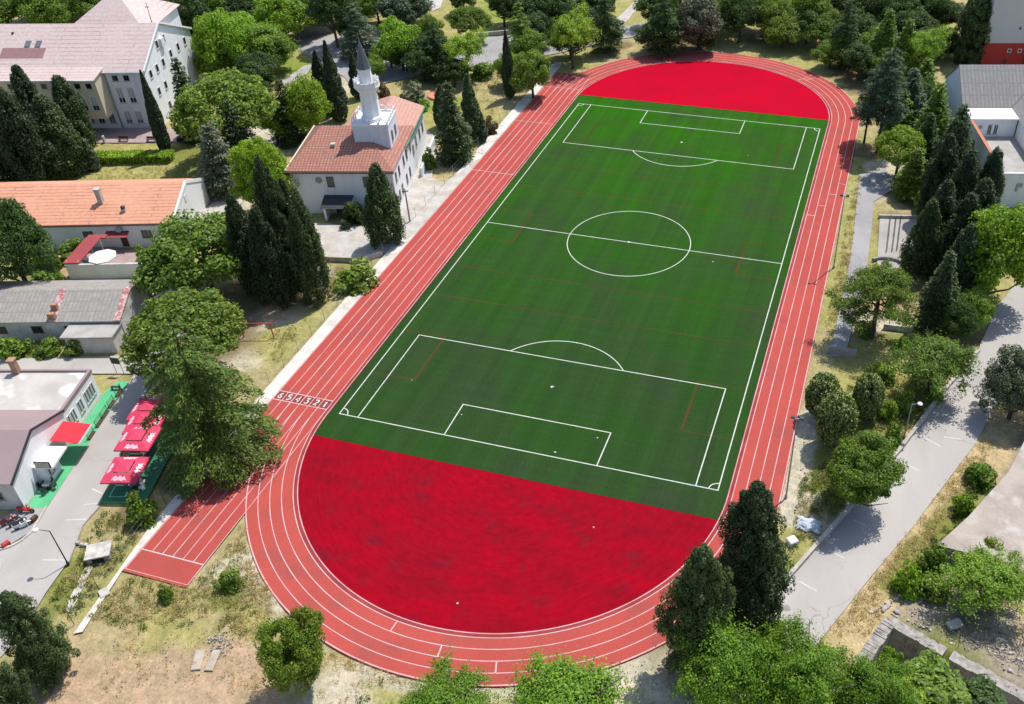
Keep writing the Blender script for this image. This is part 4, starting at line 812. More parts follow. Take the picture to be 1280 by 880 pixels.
C('tall', 'leaf_cypress', 'tallest cypress of the clump beside the mosque forecourt', 366, 362, 196, 44, g3)
C('cypress', 'leaf_cypress', 'left cypress of the clump, farthest from the mosque', 324, 364, 244, 42, g3)
C('cypress', 'leaf_cypress', 'front cypress of the clump, lowest in the photo', 350, 380, 262, 46, g3)
C('cypress', 'leaf_cypress_green', 'right cypress of the clump, nearest the plaza', 398, 374, 240, 42, g3)
C('cypress', 'leaf_cypress', 'back cypress of the clump showing a pale wall beside its tip', 384, 348, 226, 34, g3)
C('cypress', 'leaf_cypress_green', 'single dark cypress at the front corner of the mosque', 485, 304, 206, 44)
T('bush', 'leaf_dark', 'dark clipped bush by the mosque front wall', 426, 242, 456, 278)
T('bush', 'leaf_lime', 'bright shrub between the dark bush and the corner cypress', 452, 252, 474, 276)
T('bush', 'leaf_grey', 'small potted looking shrub right of the porch steps', 424, 272, 438, 286)
T('bush', 'leaf_pine', 'rounded hedge bush between plaza edge and sprint lanes', 414, 322, 468, 364)
T('bush', 'leaf_silver', 'round silvery olive bush behind the mosque roof', 492, 100, 532, 138)
T('bush', 'leaf_brown', 'brownish round bush right of the minaret balcony', 470, 97, 488, 126)
T('bush', 'leaf_bright', 'small green bush right beside the silvery olive bush', 520, 118, 534, 138)
C('spruce', 'leaf_cypress_green', 'large dark conifer in the lawn group beside the mosque', 570, 198, 100, 50)
C('slim', 'leaf_cypress_green', 'slim dark conifer at the right of the lawn group beside the mosque', 592, 176, 94, 28)
C('slim', 'leaf_cypress_green', 'short dark conifer at the left of the lawn group beside the mosque', 556, 158, 106, 26)
C('slim', 'leaf_cypress', 'shortest conifer at the right foot of the lawn group', 602, 176, 134, 18)
T('bush', 'leaf_mid', 'narrow green bush along the mosque side wall', 523, 180, 543, 212)
T('bush', 'leaf_brown', 'small dry bush on the lawn edge left of the track', 604, 144, 622, 166)
T('bush', 'leaf_pine', 'weedy bush at the top of the bare soil bank', 268, 706, 300, 738)
T('bush', 'leaf_mid', 'small green bush below the sprint lane end', 196, 730, 216, 752)
T('bush', 'leaf_lime', 'lime coloured shrub between the two lower left cypresses', 14, 806, 40, 834)

# clipped hedge in front of the school, grass tufts and weeds
def scatter_poly(P, n, g):
    P = np.array(P); lo, hi = P.min(0), P.max(0); out = []
    while sum(len(o) for o in out) < n:
        q = lo+(hi-lo)*g.random((n*2, 2)); out.append(q[inpoly(q[:, 0], q[:, 1], [tuple(p) for p in P])])
    return np.concatenate(out)[:n]
g = np.random.default_rng(5)
A, B = at(116, 206), at(214, 204); n = 5200; t = g.random(n); e = (B-A)/np.linalg.norm(B-A); s_ = np.array([-e[1], e[0], 0])
off = g.random(n)*2.6; z = np.where(g.random(n) < .5, 1.15+.25*g.random(n), 1.3*g.random(n)); P = A+(B-A)*t[:, None]+s_*off[:, None]; P[:, 2] = z
hm = leaf_mesh('hedge', P, np.array([0, -.3, 1.])+.7*g.normal(size=(n, 3)), .4, .3, g=g); hm.materials[0] = M['leaf_lime']
ho = bpy.data.objects.new('hedge', hm); COL.objects.link(ho); tag(ho, 'long low clipped hedge on the lawn in front of the school', 'hedge')
def weeds(name, mat, areas, h, wd, seed, dens):
    g = np.random.default_rng(seed); PP, TT, LL = [], [], []
    for poly, k in areas:
        W = [at(*q)[:2] for q in poly]; ar = abs(sum(W[i][0]*W[(i+1) % len(W)][1]-W[(i+1) % len(W)][0]*W[i][1] for i in range(len(W))))/2
        q = scatter_poly(W, max(20, int(ar*dens*k)), g); m_ = vnoise(q[:, 0], q[:, 1], 1.1, seed)*.5+vnoise(q[:, 0], q[:, 1], 4, seed+1)*.5; q = q[(m_ > .44) & ~((q[:, 0] > -32.2) & (q[:, 0] < -24) & (q[:, 1] > -27))]
        q = q[np.hypot(q[:, 0]-XC, np.minimum(0, q[:, 1]-Y0)) > RI+4*LW+.3] if len(q) else q
        c = np.repeat(q, 9, 0)+g.normal(size=(len(q)*9, 2))*.16; l = h*g.uniform(.35, 1.3, len(c)); PP.append(np.concatenate([c, (l*.3)[:, None]], 1)); LL.append(l); T_ = g.normal(size=(len(c), 3))*.8; T_[:, 2] = np.abs(T_[:, 2])*.6+.5; TT.append(T_)
    P = np.concatenate(PP); T_ = np.concatenate(TT); L = np.concatenate(LL); me = leaf_mesh(name, P, g.normal(size=P.shape)+np.array([0, -.2, .6]), L, wd, T_, g); me.materials[0] = M[mat]
    o = bpy.data.objects.new(name, me); COL.objects.link(o); o['kind'] = 'stuff'; return o
BANK = [(110, 770), (160, 720), (240, 732), (300, 668), (340, 745), (330, 800), (250, 780), (170, 790)]
VERGE = [(128, 640), (190, 650), (150, 700), (92, 775), (62, 750), (100, 690)]
STRIP = [(1245, 548), (1222, 556), (1036, 790), (1080, 800), (1122, 740), (1180, 660), (1215, 610)]
SHRUBBANK = [(1060, 470), (1180, 470), (1120, 560), (1040, 640), (990, 690), (1000, 600), (1060, 560)]
weeds('dry_grass', 'straw', [(BANK, 1.3), ([(150, 790), (330, 780), (320, 870), (120, 870)], .35), (STRIP, 1.6), (VERGE, .5), ([(312, 650), (322, 700), (368, 766), (420, 806), (524, 850), (524, 866), (400, 822), (345, 775), (300, 705), (298, 650)], 1.6), ([(310, 820), (340, 780), (480, 850), (480, 880), (320, 880)], .5), ([(1074, 200), (1062, 262), (1030, 420), (1046, 420), (1066, 300), (1078, 215)], .8), ([(960, 60), (1000, 60), (1058, 92), (1060, 110), (1010, 84)], .6), ([(1200, 740), (1280, 740), (1280, 810), (1200, 790)], .5), ([(740, 72), (800, 50), (900, 60), (770, 72)], .4)], .34, .06, 31, 5.0)
weeds('weeds', 'weed', [(BANK, 1.0), (VERGE, 1.2), (SHRUBBANK, 2.4), ([(330, 420), (400, 385), (345, 455)], .8), ([(1074, 200), (1062, 262), (1030, 420), (1046, 420), (1066, 300), (1078, 215)], 1.0), ([(590, 100), (640, 80), (600, 200), (540, 210)], .4), ([(120, 208), (260, 208), (260, 230), (120, 230)], .4)], .30, .075, 32, 4.5)
weeds('green_weeds', 'weed_green', [(SHRUBBANK, 1.6), ([(1215, 605), (1180, 655), (1120, 735), (1150, 740), (1184, 690), (1226, 615)], 3.2), (VERGE, .8), (BANK, .35), ([(30, 320), (100, 310), (80, 352), (30, 358)], 1.2), ([(0, 430), (100, 432), (100, 444), (0, 446)], 1.2), ([(430, 845), (480, 850), (500, 880), (440, 880)], 1.)], .36, .12, 33, 4.0)

# ------------------------------------------------------------------ buildings
def obox(F, side, plane, c0, c1, z0, z1, d0, d1):
    """box on a wall: side f faces -b, r faces +a, l faces -a, k faces +b; d0..d1 is depth measured outward"""
    mb = MB()
    if side == 'f': mb.box(F, c0, c1, plane-d1, plane-d0, z0, z1)
    elif side == 'r': mb.box(F, plane+d0, plane+d1, c0, c1, z0, z1)
    elif side == 'l': mb.box(F, plane-d1, plane-d0, c0, c1, z0, z1)
    else: mb.box(F, c0, c1, plane+d0, plane+d1, z0, z1)
    return mb
def window(parent, F, side, plane, c, z0, w_, h, fm='metal_white', glass='glass_dark', bar=True, half=None, name='window'):
    """frame standing 6 cm proud of the wall, pane set back inside it"""
    t = .09; mb = MB(); c0, c1, z1 = c-w_/2, c+w_/2, z0+h
    for x0, x1, y0, y1 in ((c0, c0+t, z0, z1), (c1-t, c1, z0, z1), (c0+t, c1-t, z0, z0+t), (c0+t, c1-t, z1-t, z1)):
        k = obox(F, side, plane, x0, x1, y0, y1, -.05, .07); n = len(mb.v); mb.v += k.v; mb.f += [tuple(i+n for i in f) for f in k.f]; mb.uv += k.uv
    if bar:
        k = obox(F, side, plane, c-.03, c+.03, z0+t, z1-t, -.05, .055); n = len(mb.v); mb.v += k.v; mb.f += [tuple(i+n for i in f) for f in k.f]; mb.uv += k.uv
    o = mb.build(name, fm, parent)
    sub(obox(F, side, plane, c0+t+.004, c1-t-.004, z0+t+.004, z1-t-.004, -.06, .03), 'pane', glass, o)
    if h > .8: sub(obox(F, side, plane, c0-.08, c1+.08, z0-.07, z0-.004, -.02, .13), 'sill', 'concrete', o)
    if half: sub(obox(F, side, plane, c0+t+.006, c1-t-.006, z0+h*half, z1-t-.006, .034, .05), 'shutter', 'shutter', o)
    return o
def sub(mb, name, mat, part_o):
    """sub-part modelled in the space of its part"""
    o = mb.build(name, mat); o.parent = part_o; o.matrix_parent_inverse = Matrix.Identity(4); return o
def gable_walls(F, a0, a1, b0, b1, ze, zr, bm=None):
    bm = (b0+b1)/2 if bm is None else bm; L = lambda a: [F(a, b0, -.3), F(a, b1, -.3), F(a, b1, ze), F(a, bm, zr), F(a, b0, ze)]
    return MB().prism(L(a0), L(a1))
def gable_roof(F, a0, a1, b0, b1, ze, zr, ov=.35, ova=.2, bm=None, th=.12, up=.15):
    bm = (b0+b1)/2 if bm is None else bm; mb = MB(); k0 = (zr-ze)/(bm-b0); k1 = (zr-ze)/(b1-bm)
    mb.slope(F(a0-ova, b0-ov, ze-ov*k0+up), F(a1+ova, b0-ov, ze-ov*k0+up), F(a1+ova, bm, zr+up), F(a0-ova, bm, zr+up), th)
    mb.slope(F(a1+ova, b1+ov, ze-ov*k1+up), F(a0-ova, b1+ov, ze-ov*k1+up), F(a0-ova, bm+.002, zr+up), F(a1+ova, bm+.002, zr+up), th)
    return mb
def hip_roof(F, a0, a1, b0, b1, ze, zr, ra0, ra1, bm, up=.12, th=.12):
    mb = MB(); z = ze+up; r0, r1 = F(ra0, bm, zr+up), F(ra1, bm, zr+up)
    mb.slope(F(a0, b0, z), F(a1, b0, z), r1, r0, th); mb.slope(F(a1, b1, z), F(a0, b1, z), r0, r1, th)
    mb.slope(F(a1, b0, z), F(a1, b1, z), r1, r1, th); mb.slope(F(a0, b1, z), F(a0, b0, z), r0, r0, th)
    return mb
def bld(name, label, F, cat='building'): return thing(name, label, cat, F(0, 0, 0))

# --- school
F = frame((-94.9, 62.6), 14.4); S = bld('school_building', 'large white school with a pink tiled roof at the top left', F, 'school')
gable_walls(F, -52, 0, 0, 21.5, 11, 16, 9.8).build('wall', 'plaster_white', S)
obox(F, 'f', 0, -7.3, -.05, 0, 10.9, .004, .03).build('facade_panel', 'plaster_grey', S)
MB().box(F, -34, -7.6, -3.4, -.01, 3.3, 10.7).build('upper_block', 'plaster_beige', S)
obox(F, 'f', 0, -34, -7.6, 0, 3.28, .004, .03).build('ground_floor', 'plaster_grey', S)
mb = MB(); k = 5/9.8
mb.slope(F(-52, -.45, 11-.45*k+.15), F(.25, -.45, 11-.45*k+.15), F(.25, 9.8, 16.15), F(-52, 9.8, 16.15)); mb.slope(F(.25, 21.9, 10.9), F(-52, 21.9, 10.9), F(-52, 9.803, 16.15), F(.25, 9.803, 16.15))
rf = mb.build('roof', 'tile_pink', S)
MB().slope(F(-34.2, -4.0, 10.75), F(-7.35, -4.0, 10.75), F(-7.35, .5, 11.42), F(-34.2, .5, 11.42), .14).build('lower_roof', 'tile_pink', S)
for x0 in (-27.5,):
    z = lambda b: 11+b*k+.17
    sub(MB().slope(F(x0, 2.4, z(2.4)), F(x0+8.2, 2.4, z(2.4)), F(x0+8.2, 4.6, z(4.6)), F(x0, 4.6, z(4.6)), .03), 'new_tile_patch', 'tile_pink_new', rf)
    for i in (4.0, 6.0):
        sub(MB().slope(F(x0+i, 4.7, z(4.7)+.12), F(x0+i+1.0, 4.7, z(4.7)+.12), F(x0+i+1.0, 6.0, z(6.0)+.12), F(x0+i, 6.0, z(6.0)+.12), .2), 'roof_window', 'glass_grey', rf)
for i, j in ((-31.5, 7.4), (-26.8, 7.5), (-31.8, 5.8)): sub(MB().box(F, i, i+.35, j, j+.35, 14, 15.3), 'vent_pipe', 'metal_dark', rf)
mb = MB()
for x0, x1, y, zz in ((-7.6, .3, -.55, 10.62), (-34.3, -7.5, -4.12, 10.58)): mb.box(F, x0, x1, y-.1, y+.1, zz, zz+.28)
mb.build('gutter', 'metal_white', S)
mb = MB()
for y0, z0_, y1, z1_ in ((-.5, 10.8, 9.8, 16.05), (9.8, 16.05, 21.9, 10.75)): mb.prism([F(.26, y0, z0_), F(.42, y0, z0_), F(.42, y1, z1_), F(.26, y1, z1_)], [F(.26, y0, z0_+.35), F(.42, y0, z0_+.35), F(.42, y1, z1_+.35), F(.26, y1, z1_+.35)])
mb.build('verge_board', 'plaster_white', S)
mb = MB(); mb.box(F, -19, -4, 12, 27, -.3, 13.6); mb.build('rear_wing', 'plaster_white', S)
hip_roof(F, -19.6, -3.4, 11.4, 27.6, 13.6, 19.0, -11.6, -11.4, 19.5).build('pyramid_roof', 'tile_pink', S)
MB().tube(F(-1.5, 11, 15), F(-1.5, 11, 19.5), .07, .04).box(F, -1.9, -1.1, 10.95, 11.05, 18.6, 18.7).build('mast', 'metal_dark', S)
for i in range(8):
    c = -8.9-2.05*i
    window(S, F, 'f', -3.4, c, 8.9, 1.25, 1.15, bar=False); window(S, F, 'f', -3.4, c, 4.9, 1.25, 2.7, glass='glass_dark', half=.34)
    window(S, F, 'f', -.03, c+.1, .9, 1.25, 2.1, glass='glass_dark' if i % 2 else 'glass_grey')
for c in (-5.6, -3.5):
    window(S, F, 'f', -.03, c, 9.0, 1.25, 1.2, bar=False); window(S, F, 'f', -.03, c, 4.9, 1.25, 2.9, half=.32); window(S, F, 'f', -.03, c, .9, 1.25, 2.4, glass='glass_grey', half=.3)
for z0_, bs_ in ((8.7, (2.2, 5.0, 7.8)), (5.0, (3.2, 6.2, 12.5)), (9.0, (11.5, 15, 18.2)), (12.2, (7.5, 10.5)), (1.4, (5.5, 9.0))):
    for y in bs_: window(S, F, 'r', 0, y, z0_, 1.05, 1.5, bar=False)
obox(F, 'r', 0, 8.5, 9.8, 12.0, 13.6, .004, .5).build('balcony_box', 'plaster_shade_blue', S)
obox(F, 'f', -.03, -7.45, -7.2, 0, 10.4, .01, .13).build('downpipe', 'metal_grey', S)

# --- mosque with minaret
F = frame((-37.3, 45.1), 14.4); Q = bld('mosque', 'white mosque with red tiled hipped roof and a minaret rising from it', F, 'mosque')
mb = MB(); mb.box(F, -16, 0, 0, 15.6, -.3, 7.3); mb.build('wall', 'plaster_white', Q)
MB().box(F, -11.4, -.15, 15.61, 24.4, -.3, 6.9).build('rear_wall', 'plaster_white', Q)
hip_roof(F, -16.4, .3, -.4, 15.9, 7.3, 10.3, -13.0, -6.5, 9.4).build('roof', 'tile_old', Q)
mb = MB(); e = 6.95
mb.slope(F(.25, 9, e), F(.25, 24.8, e), F(-4.8, 23.5, 9.5), F(-4.8, 9, 9.5)); mb.slope(F(-11.7, 24.8, e), F(-11.7, 15.2, e+.02), F(-4.8, 13, 9.51), F(-4.8, 23.5, 9.5)); mb.slope(F(.25, 24.8, e), F(-11.7, 24.8, e), F(-4.8, 23.5, 9.5), F(-4.8, 23.5, 9.5))
mb.build('rear_roof', 'tile_sunlit', Q)
MB().box(F, .25, .45, 9, 24.9, 6.72, 6.98).build('gutter', 'trim_green', Q); MB().box(F, -16.5, .4, -.62, -.42, 7.12, 7.3).build('gutter', 'wood_brown', Q)
MB().box(F, -16.62, -16.42, -.3, 15.8, 7.1, 7.55).build('verge_trim', 'plaster_beige', Q)
# stair block carrying the minaret
tw = MB().box(F, -6.8, -1.2, 5.8, 11.4, 0, 12.0).build('tower_block', 'plaster_shade_blue', Q)
TX0, TX1, TY0, TY1, TZ = -6.8, -1.2, 5.8, 11.4, 12.0
mb = MB()
for x0, x1, y0, y1 in ((TX0-.1, TX1+.1, TY0-.1, TY0+.1), (TX0-.1, TX1+.1, TY1-.1, TY1+.1), (TX0-.1, TX0+.1, TY0+.1, TY1-.1), (TX1-.1, TX1+.1, TY0+.1, TY1-.1)): mb.box(F, x0, x1, y0, y1, TZ-.1, TZ+.25)
sub(mb, 'cornice', 'plaster_white', tw)
mb = MB()
for k in range(4):
    s0, s1 = .1+1.38*k, .1+1.38*k+1.25
    for c0, c1 in (((TX0+s0, TY0), (TX0+s1, TY0)), ((TX0+s0, TY1), (TX0+s1, TY1)), ((TX1, TY0+s0), (TX1, TY0+s1)), ((TX0, TY0+s0), (TX0, TY0+s1))):
        n_ = 7; pts = [(c0[0]+(c1[0]-c0[0])*(.5-.5*math.cos(math.pi*j/n_)), c0[1]+(c1[1]-c0[1])*(.5-.5*math.cos(math.pi*j/n_)), TZ+.25+.8*math.sin(math.pi*j/n_)) for j in range(n_+1)]
        for p, q in zip(pts, pts[1:]): mb.tube(F(*p), F(*q), .09, .09, 5)
sub(mb, 'arched_parapet', 'plaster_white', tw)
MA = F(-4.2, 8.6, 0); R8 = R_(22.5+14.4)
MB().lathe(MA, [(1.75, 12.0), (1.72, 12.5), (1.42, 12.7), (1.30, 17.2)], 8, R8).build('minaret_shaft', 'plaster_white', Q)
bal = MB().lathe(MA, [(1.46, 16.6), (1.7, 16.9), (2.0, 17.3), (2.02, 17.5)], 16, R8).build('balcony', 'plaster_white', Q)
mb = MB(); mb2 = MB()
for k in range(16):
    a = 2*math.pi*k/16; b2 = 2*math.pi*(k+1)/16; P_ = lambda r, t_, z: (MA[0]+r*math.cos(t_), MA[1]+r*math.sin(t_), z)
    mb.prism([P_(1.84, a, 17.51), P_(1.96, a, 17.51), P_(1.96, b2, 17.51), P_(1.84, b2, 17.51)], [P_(1.84, a, 18.3), P_(1.96, a, 18.3), P_(1.96, b2, 18.3), P_(1.84, b2, 18.3)]); sub(MB().tube(P_(1.9, a, 17.5), P_(1.9, a, 18.55), .09, .09, 6), 'railing_post', 'plaster_white', bal)
sub(mb, 'railing', 'plaster_white', bal)
MB().lathe(MA, [(1.02, 17.3), (1.00, 19.9), (1.12, 20.0), (1.12, 20.2)], 8, R8).build('upper_shaft', 'plaster_white', Q)
sp = MB().lathe(MA, [(1.16, 20.2), (1.1, 20.35), (.56, 22.5), (.10, 24.3)], 8, R8).build('spire', 'metal_lead', Q)
sub(MB().lathe(MA, [(.04, 24.2), (.13, 24.4), (.03, 24.55), (.09, 24.7), (.02, 24.85), (.02, 25.2)], 8), 'finial', 'metal_lead', sp)
for c in (-9.9, -4.2): window(Q, F, 'f', 0, c, 4.6, 1.1, 1.7, 'frame_brown', 'glass_grey')
MB().lathe(F(-12.2, -.05, 5.6), [(.01, -.02), (.4, 0), (.01, .02)], 14).build('round_vent', 'metal_grey', Q) if False else None
mb = MB(); ctr = Vector(F(-11.7, -.06, 5.7)); ax, az = Vector(F(1, 0, 0))-Vector(F(0, 0, 0)), Vector((0, 0, 1)); nb = Vector(F(0, 1, 0))-Vector(F(0, 0, 0))
L0 = [ctr+(ax*math.cos(t_*.4487)+az*math.sin(t_*.4487))*.55 for t_ in range(14)]; mb.prism([p+nb*.05 for p in L0], L0); mb.build('satellite_dish', 'metal_grey', Q)
pz = MB(); pz.box(F, -11.0, -10.7, -2.6, 0, 0, 2.5); pz.box(F, -7.3, -7.0, -2.6, 0, 0, 2.5); pz.box(F, -11.0, -7.0, -2.6, -2.35, 2.15, 2.5); po = pz.build('porch', 'plaster_white', Q)
sub(MB().slope(F(-11.3, -2.95, 2.52), F(-6.7, -2.95, 2.52), F(-6.7, -.02, 3.15), F(-11.3, -.02, 3.15), .1), 'porch_roof', 'roof_slate', po)
do = obox(F, 'f', 0, -9.9, -8.1, 0, 2.1, -.02, .05).build('door', 'wood_brown', Q)
for zz, bs_ in ((4.6, (1.6, 3.8, 7.2, 9.4, 12.2)), (1.2, (2.2, 4.2, 7.6, 10.0)), (8.9, (7.4, 9.6))):
    for y in bs_: window(Q, F, 'r', -1.2 if zz > 8 else 0, y, zz, .8, 1.6, 'frame_brown', 'glass_grey', bar=False)
for y in (14.0, 17.0, 20.0, 22.6): window(Q, F, 'r', 0 if y < 15.6 else -.15, y, 3.2, .9, 1.6, 'frame_brown', 'glass_grey', bar=False)
rw = MB(); rw.prism([F(1.2, 12, 0), F(1.5, 12, 0), F(1.5, 24, 0), F(1.2, 24, 0)], [F(1.2, 12, 1.6), F(1.5, 12, 1.6), F(1.5, 24, 1.6), F(1.2, 24, 1.6)]); rw.build('side_wall', 'plaster_shade_blue', Q)
MB().box(F, -14.6, -14.0, 5.6, 6.2, 8.6, 9.8).build('vent_stack', 'plaster_white', Q) if False else MB().box(F, -10.4, -9.7, 4.6, 5.3, 8.5, 9.5).build('roof_hatch', 'stone_pale', Q)

# --- long orange house
F = frame((-65.0, 27.6), 17.0); H1 = bld('long_house', 'long low white house with a bright orange tiled roof', F, 'house')
gable_walls(F, -44, 0, 0, 13.6, 4.0, 6.5, 7.7).build('wall', 'plaster_white', H1)
gr = gable_roof(F, -44, -.25, 0, 13.6, 4.0, 6.5, .3, .05, 7.7).build('roof', 'tile_orange', H1)
MB().prism([F(-.2, -.25, 3.6), F(.1, -.25, 3.6), F(.1, 7.7, 6.4), F(-.2, 7.7, 6.4)], [F(-.2, -.25, 4.15), F(.1, -.25, 4.15), F(.1, 7.7, 6.9), F(-.2, 7.7, 6.9)]).prism([F(-.2, 7.7, 6.4), F(.1, 7.7, 6.4), F(.1, 13.8, 3.6), F(-.2, 13.8, 3.6)], [F(-.2, 7.7, 6.9), F(.1, 7.7, 6.9), F(.1, 13.8, 4.15), F(-.2, 13.8, 4.15)]).build('gable_coping', 'plaster_white', H1)
sub(MB().box(F, -12.2, -11.5, 3.6, 4.3, 5.0, 7.6).box(F, -12.3, -11.4, 3.5, 4.4, 7.6, 7.75), 'chimney', 'stone_pale', gr)
sub(MB().box(F, -8.2, -7.6, 1.9, 2.4, 4.3, 5.3), 'flue', 'stone_pale', gr); sub(MB().lathe(F(-7.9, 2.15, 5.3), [(.3, 0), (.34, .35), (.1, .5)], 8), 'flue_cap', 'metal_dark', gr)
MB().box(F, -44, 0, -.42, -.28, 3.78, 3.92).build('gutter', 'wood_brown', H1)
for c in (-25.5, -13.3, -4.5): window(H1, F, 'f', 0, c, 1.5, 1.5, 1.25, 'frame_brown', 'glass_grey')
obox(F, 'f', 0, -8.7, -7.7, 0, 2.1, -.02, .05).build('door', 'wood_brown', H1)
pr_ = MB().slope(F(-10.4, -1.3, 2.35), F(-7.0, -1.3, 2.35), F(-7.0, -.02, 2.75), F(-10.4, -.02, 2.75), .08).build('porch_roof', 'sheet_red', H1)
mb = MB(); ctr = Vector(F(-8.2, -.5, 3.3)); nb = (Vector(F(.3, -1, .5))-Vector(F(0, 0, 0))).normalized(); ax = nb.cross(Vector((0, 0, 1))).normalized(); az = ax.cross(nb)
L0 = [ctr+(ax*math.cos(t_*.4487)+az*math.sin(t_*.4487))*.5 for t_ in range(14)]; mb.prism([p-nb*.06 for p in L0], L0); mb.tube(ctr, F(-8.2, 0, 3.0), .03); mb.build('satellite_dish', 'metal_grey', H1)
obox(F, 'r', .0, 5.6, 6.3, 4.2, 5.3, .005, .06).build('gable_vent', 'plaster_grey', H1)
# --- patio
a, b_, c_, d_ = at(82, 331, 1.3), at(191, 330, 1.3), at(191, 330), at(82, 331)
p0, p1 = at(88, 348), at(200, 346)
F = frame((p0[0], p0[1]), math.degrees(math.atan2(p1[1]-p0[1], p1[0]-p0[0]))); W = bld('patio_wall', 'white patio wall in front of the orange roofed house', F, 'wall'); Lw = math.hypot(*(p1-p0)[:2])
MB().box(F, 0, Lw, 0, .3, -.2, 2.2).box(F, 0, .3, .3, 5.2, -.2, 2.2).build('wall_panel', 'plaster_white', W); MB().box(F, -.06, Lw+.06, -.06, .36, 2.2, 2.28).build('coping', 'stone_pale', W)
Lt = thing('lean_to', 'lean-to with a dark red sheet roof at the left end of the patio', 'shed', F(0, .4, 0))
MB().slope(F(-.3, .1, 2.5), F(2.0, .1, 2.5), F(3.4, 5.6, 3.5), F(1.1, 5.6, 3.5), .1).build('roof', 'sheet_red', Lt); MB().box(F, 1.0, 3.8, 5.61, 6.6, 3.1, 3.3).build('rear_roof', 'sheet_red', Lt)
for x_, y_ in ((.15, .5), (1.8, .5), (1.4, 5.3), (3.1, 5.3)): MB().box(F, x_-.06, x_+.06, y_-.06, y_+.06, 0, 2.55+.16*y_).build('post', 'metal_white', Lt)
MB().box(F, 2.0, 3.0, 1.2, 1.28, 0, 2.3).build('glazed_screen', 'glass_grey', Lt)
pu = F(4.7, 1.9, 0); Pu = thing('patio_umbrella', 'white octagonal umbrella open over the patio table', 'umbrella', pu)
MB().lathe(pu, [(1.95, 2.45), (1.0, 2.85), (.06, 3.15)], 8, .3).lathe(pu, [(1.95, 2.30), (1.96, 2.45)], 8, .3).build('canopy', 'cloth_white', Pu); MB().tube(pu, (pu[0], pu[1], 3.2), .035).build('pole', 'metal_grey', Pu)
tb = F(4.3, 1.4, 0); Tb = thing('patio_table', 'dark table under the white patio umbrella', 'table', tb)
MB().box(F, 3.2, 5.6, .8, 1.9, .7, .76).build('tabletop', 'wood_brown', Tb)
for x_, y_ in ((3.3, .9), (5.5, .9), (3.3, 1.8), (5.5, 1.8)): MB().box(F, x_-.04, x_+.04, y_-.04, y_+.04, 0, .7).build('leg', 'wood_brown', Tb)

# --- grey tiled shed
F = frame((-57.2, 5.7), 16.6); K = bld('old_shed', 'old low building with grey tiled roof and red ridge strips', F, 'shed')
gable_walls(F, -26, 0, 0, 9.2, 3.0, 4.7, 4.5).build('wall', 'plaster_old', K); rf = gable_roof(F, -26, -.05, 0, 9.2, 3.0, 4.7, .3, .1, 4.5).build('roof', 'tile_grey', K)
k = 1.7/4.5
for x0 in (-.75, -9.3): sub(MB().slope(F(x0, -.3, 3.06+.10), F(x0+.9, -.3, 3.06+.10), F(x0+.9, 4.5, 4.85+.06), F(x0, 4.5, 4.85+.06), .1), 'red_tile_strip', 'tile_ridge', rf)
sub(MB().slope(F(.15, 9.5, 3.1), F(-.75, 9.5, 3.1), F(-.75, 4.505, 4.91), F(.15, 4.505, 4.91), .1), 'rear_tile_strip', 'tile_ridge', rf)
sub(MB().box(F, -9.3, -8.4, -.1, .5, 2.9, 4.1).box(F, -9.3, -8.5, 1.3, 1.8, 3.3, 4.6), 'chimney', 'brick_chimney', rf); sub(MB().box(F, -18.0, -17.5, .4, .9, 3.0, 4.1), 'flue', 'stone_pale', rf)
for c in (-16.2, -11.4, -7.0): window(K, F, 'f', 0, c, 1.1, 1.4, 1.1, 'wood_brown', 'glass_dark')
an = MB().box(F, -6.3, -.15, -2.9, -.01, -.2, 2.4).build('annexe', 'plaster_old', K); sub(MB().box(F, -6.7, .05, -3.2, .2, 2.4, 2.62), 'flat_roof', 'concrete', an)
MB().box(F, .02, .5, 7.6, 8.5, 0, .9).build('meter_cabinet', 'metal_dark', K)

# --- cafe
F = frame((-52.7, -4.8), 15.6); CF = bld('cafe_building', 'white flat roofed cafe with a brown gabled wing by the left road', F, 'cafe')
MB().box(F, -16, 0, -7.3, 0, -.3, 3.6).build('wall', 'plaster_white', CF)
rf = MB().box(F, -16, -.3, -7.29, -.2, 3.6, 3.68).build('flat_roof', 'roof_flat', CF)
MB().box(F, -16, .08, -.2, .08, 3.55, 3.95).box(F, -.28, .08, -7.3, -.2, 3.55, 3.95).build('roof_edge', 'roof_brown', CF)
gable_walls(F, -16, 0, -18.6, -7.31, 3.8, 6.0).build('gable_wing', 'plaster_white', CF)
gable_roof(F, -16, .05, -18.6, -7.4, 3.8, 6.0, .25, .05).build('gable_roof', 'roof_brown', CF)
obox(F, 'f', -18.6, -16, -.05, -.2, 3.7, .005, .03).build('front_wall', 'plaster_old', CF)
mb = MB()
for y0, z0_, y1, z1_ in ((-18.9, 3.7, -13.0, 6.0), (-13.0, 6.0, -7.2, 3.7)): mb.prism([F(.1, y0, z0_), F(.26, y0, z0_), F(.26, y1, z1_), F(.1, y1, z1_)], [F(.1, y0, z0_+.24), F(.26, y0, z0_+.24), F(.26, y1, z1_+.24), F(.1, y1, z1_+.24)])
mb.build('verge_board', 'metal_dark', CF)
sub(MB().box(F, -9.2, -8.5, -.6, .05, 3.4, 5.6).box(F, -9.3, -8.4, -.7, .15, 5.6, 5.75), 'chimney', 'brick_chimney', rf); sub(MB().lathe(F(-13.2, -.5, 3.68), [(.3, 0), (.35, .5), (.2, .7)], 10), 'roof_vent', 'metal_dark', rf)
for y in (-1.0, -1.6, -2.2, -2.75, -3.9, -4.45, -5.7, -6.2, -6.9): window(CF, F, 'r', 0, y, 1.0, .5, 1.7, 'metal_white', 'glass_grey', bar=False)
window(CF, F, 'f', -18.63, -2.2, 1.3, 1.2, 1.2, 'metal_grey', 'glass_dark')
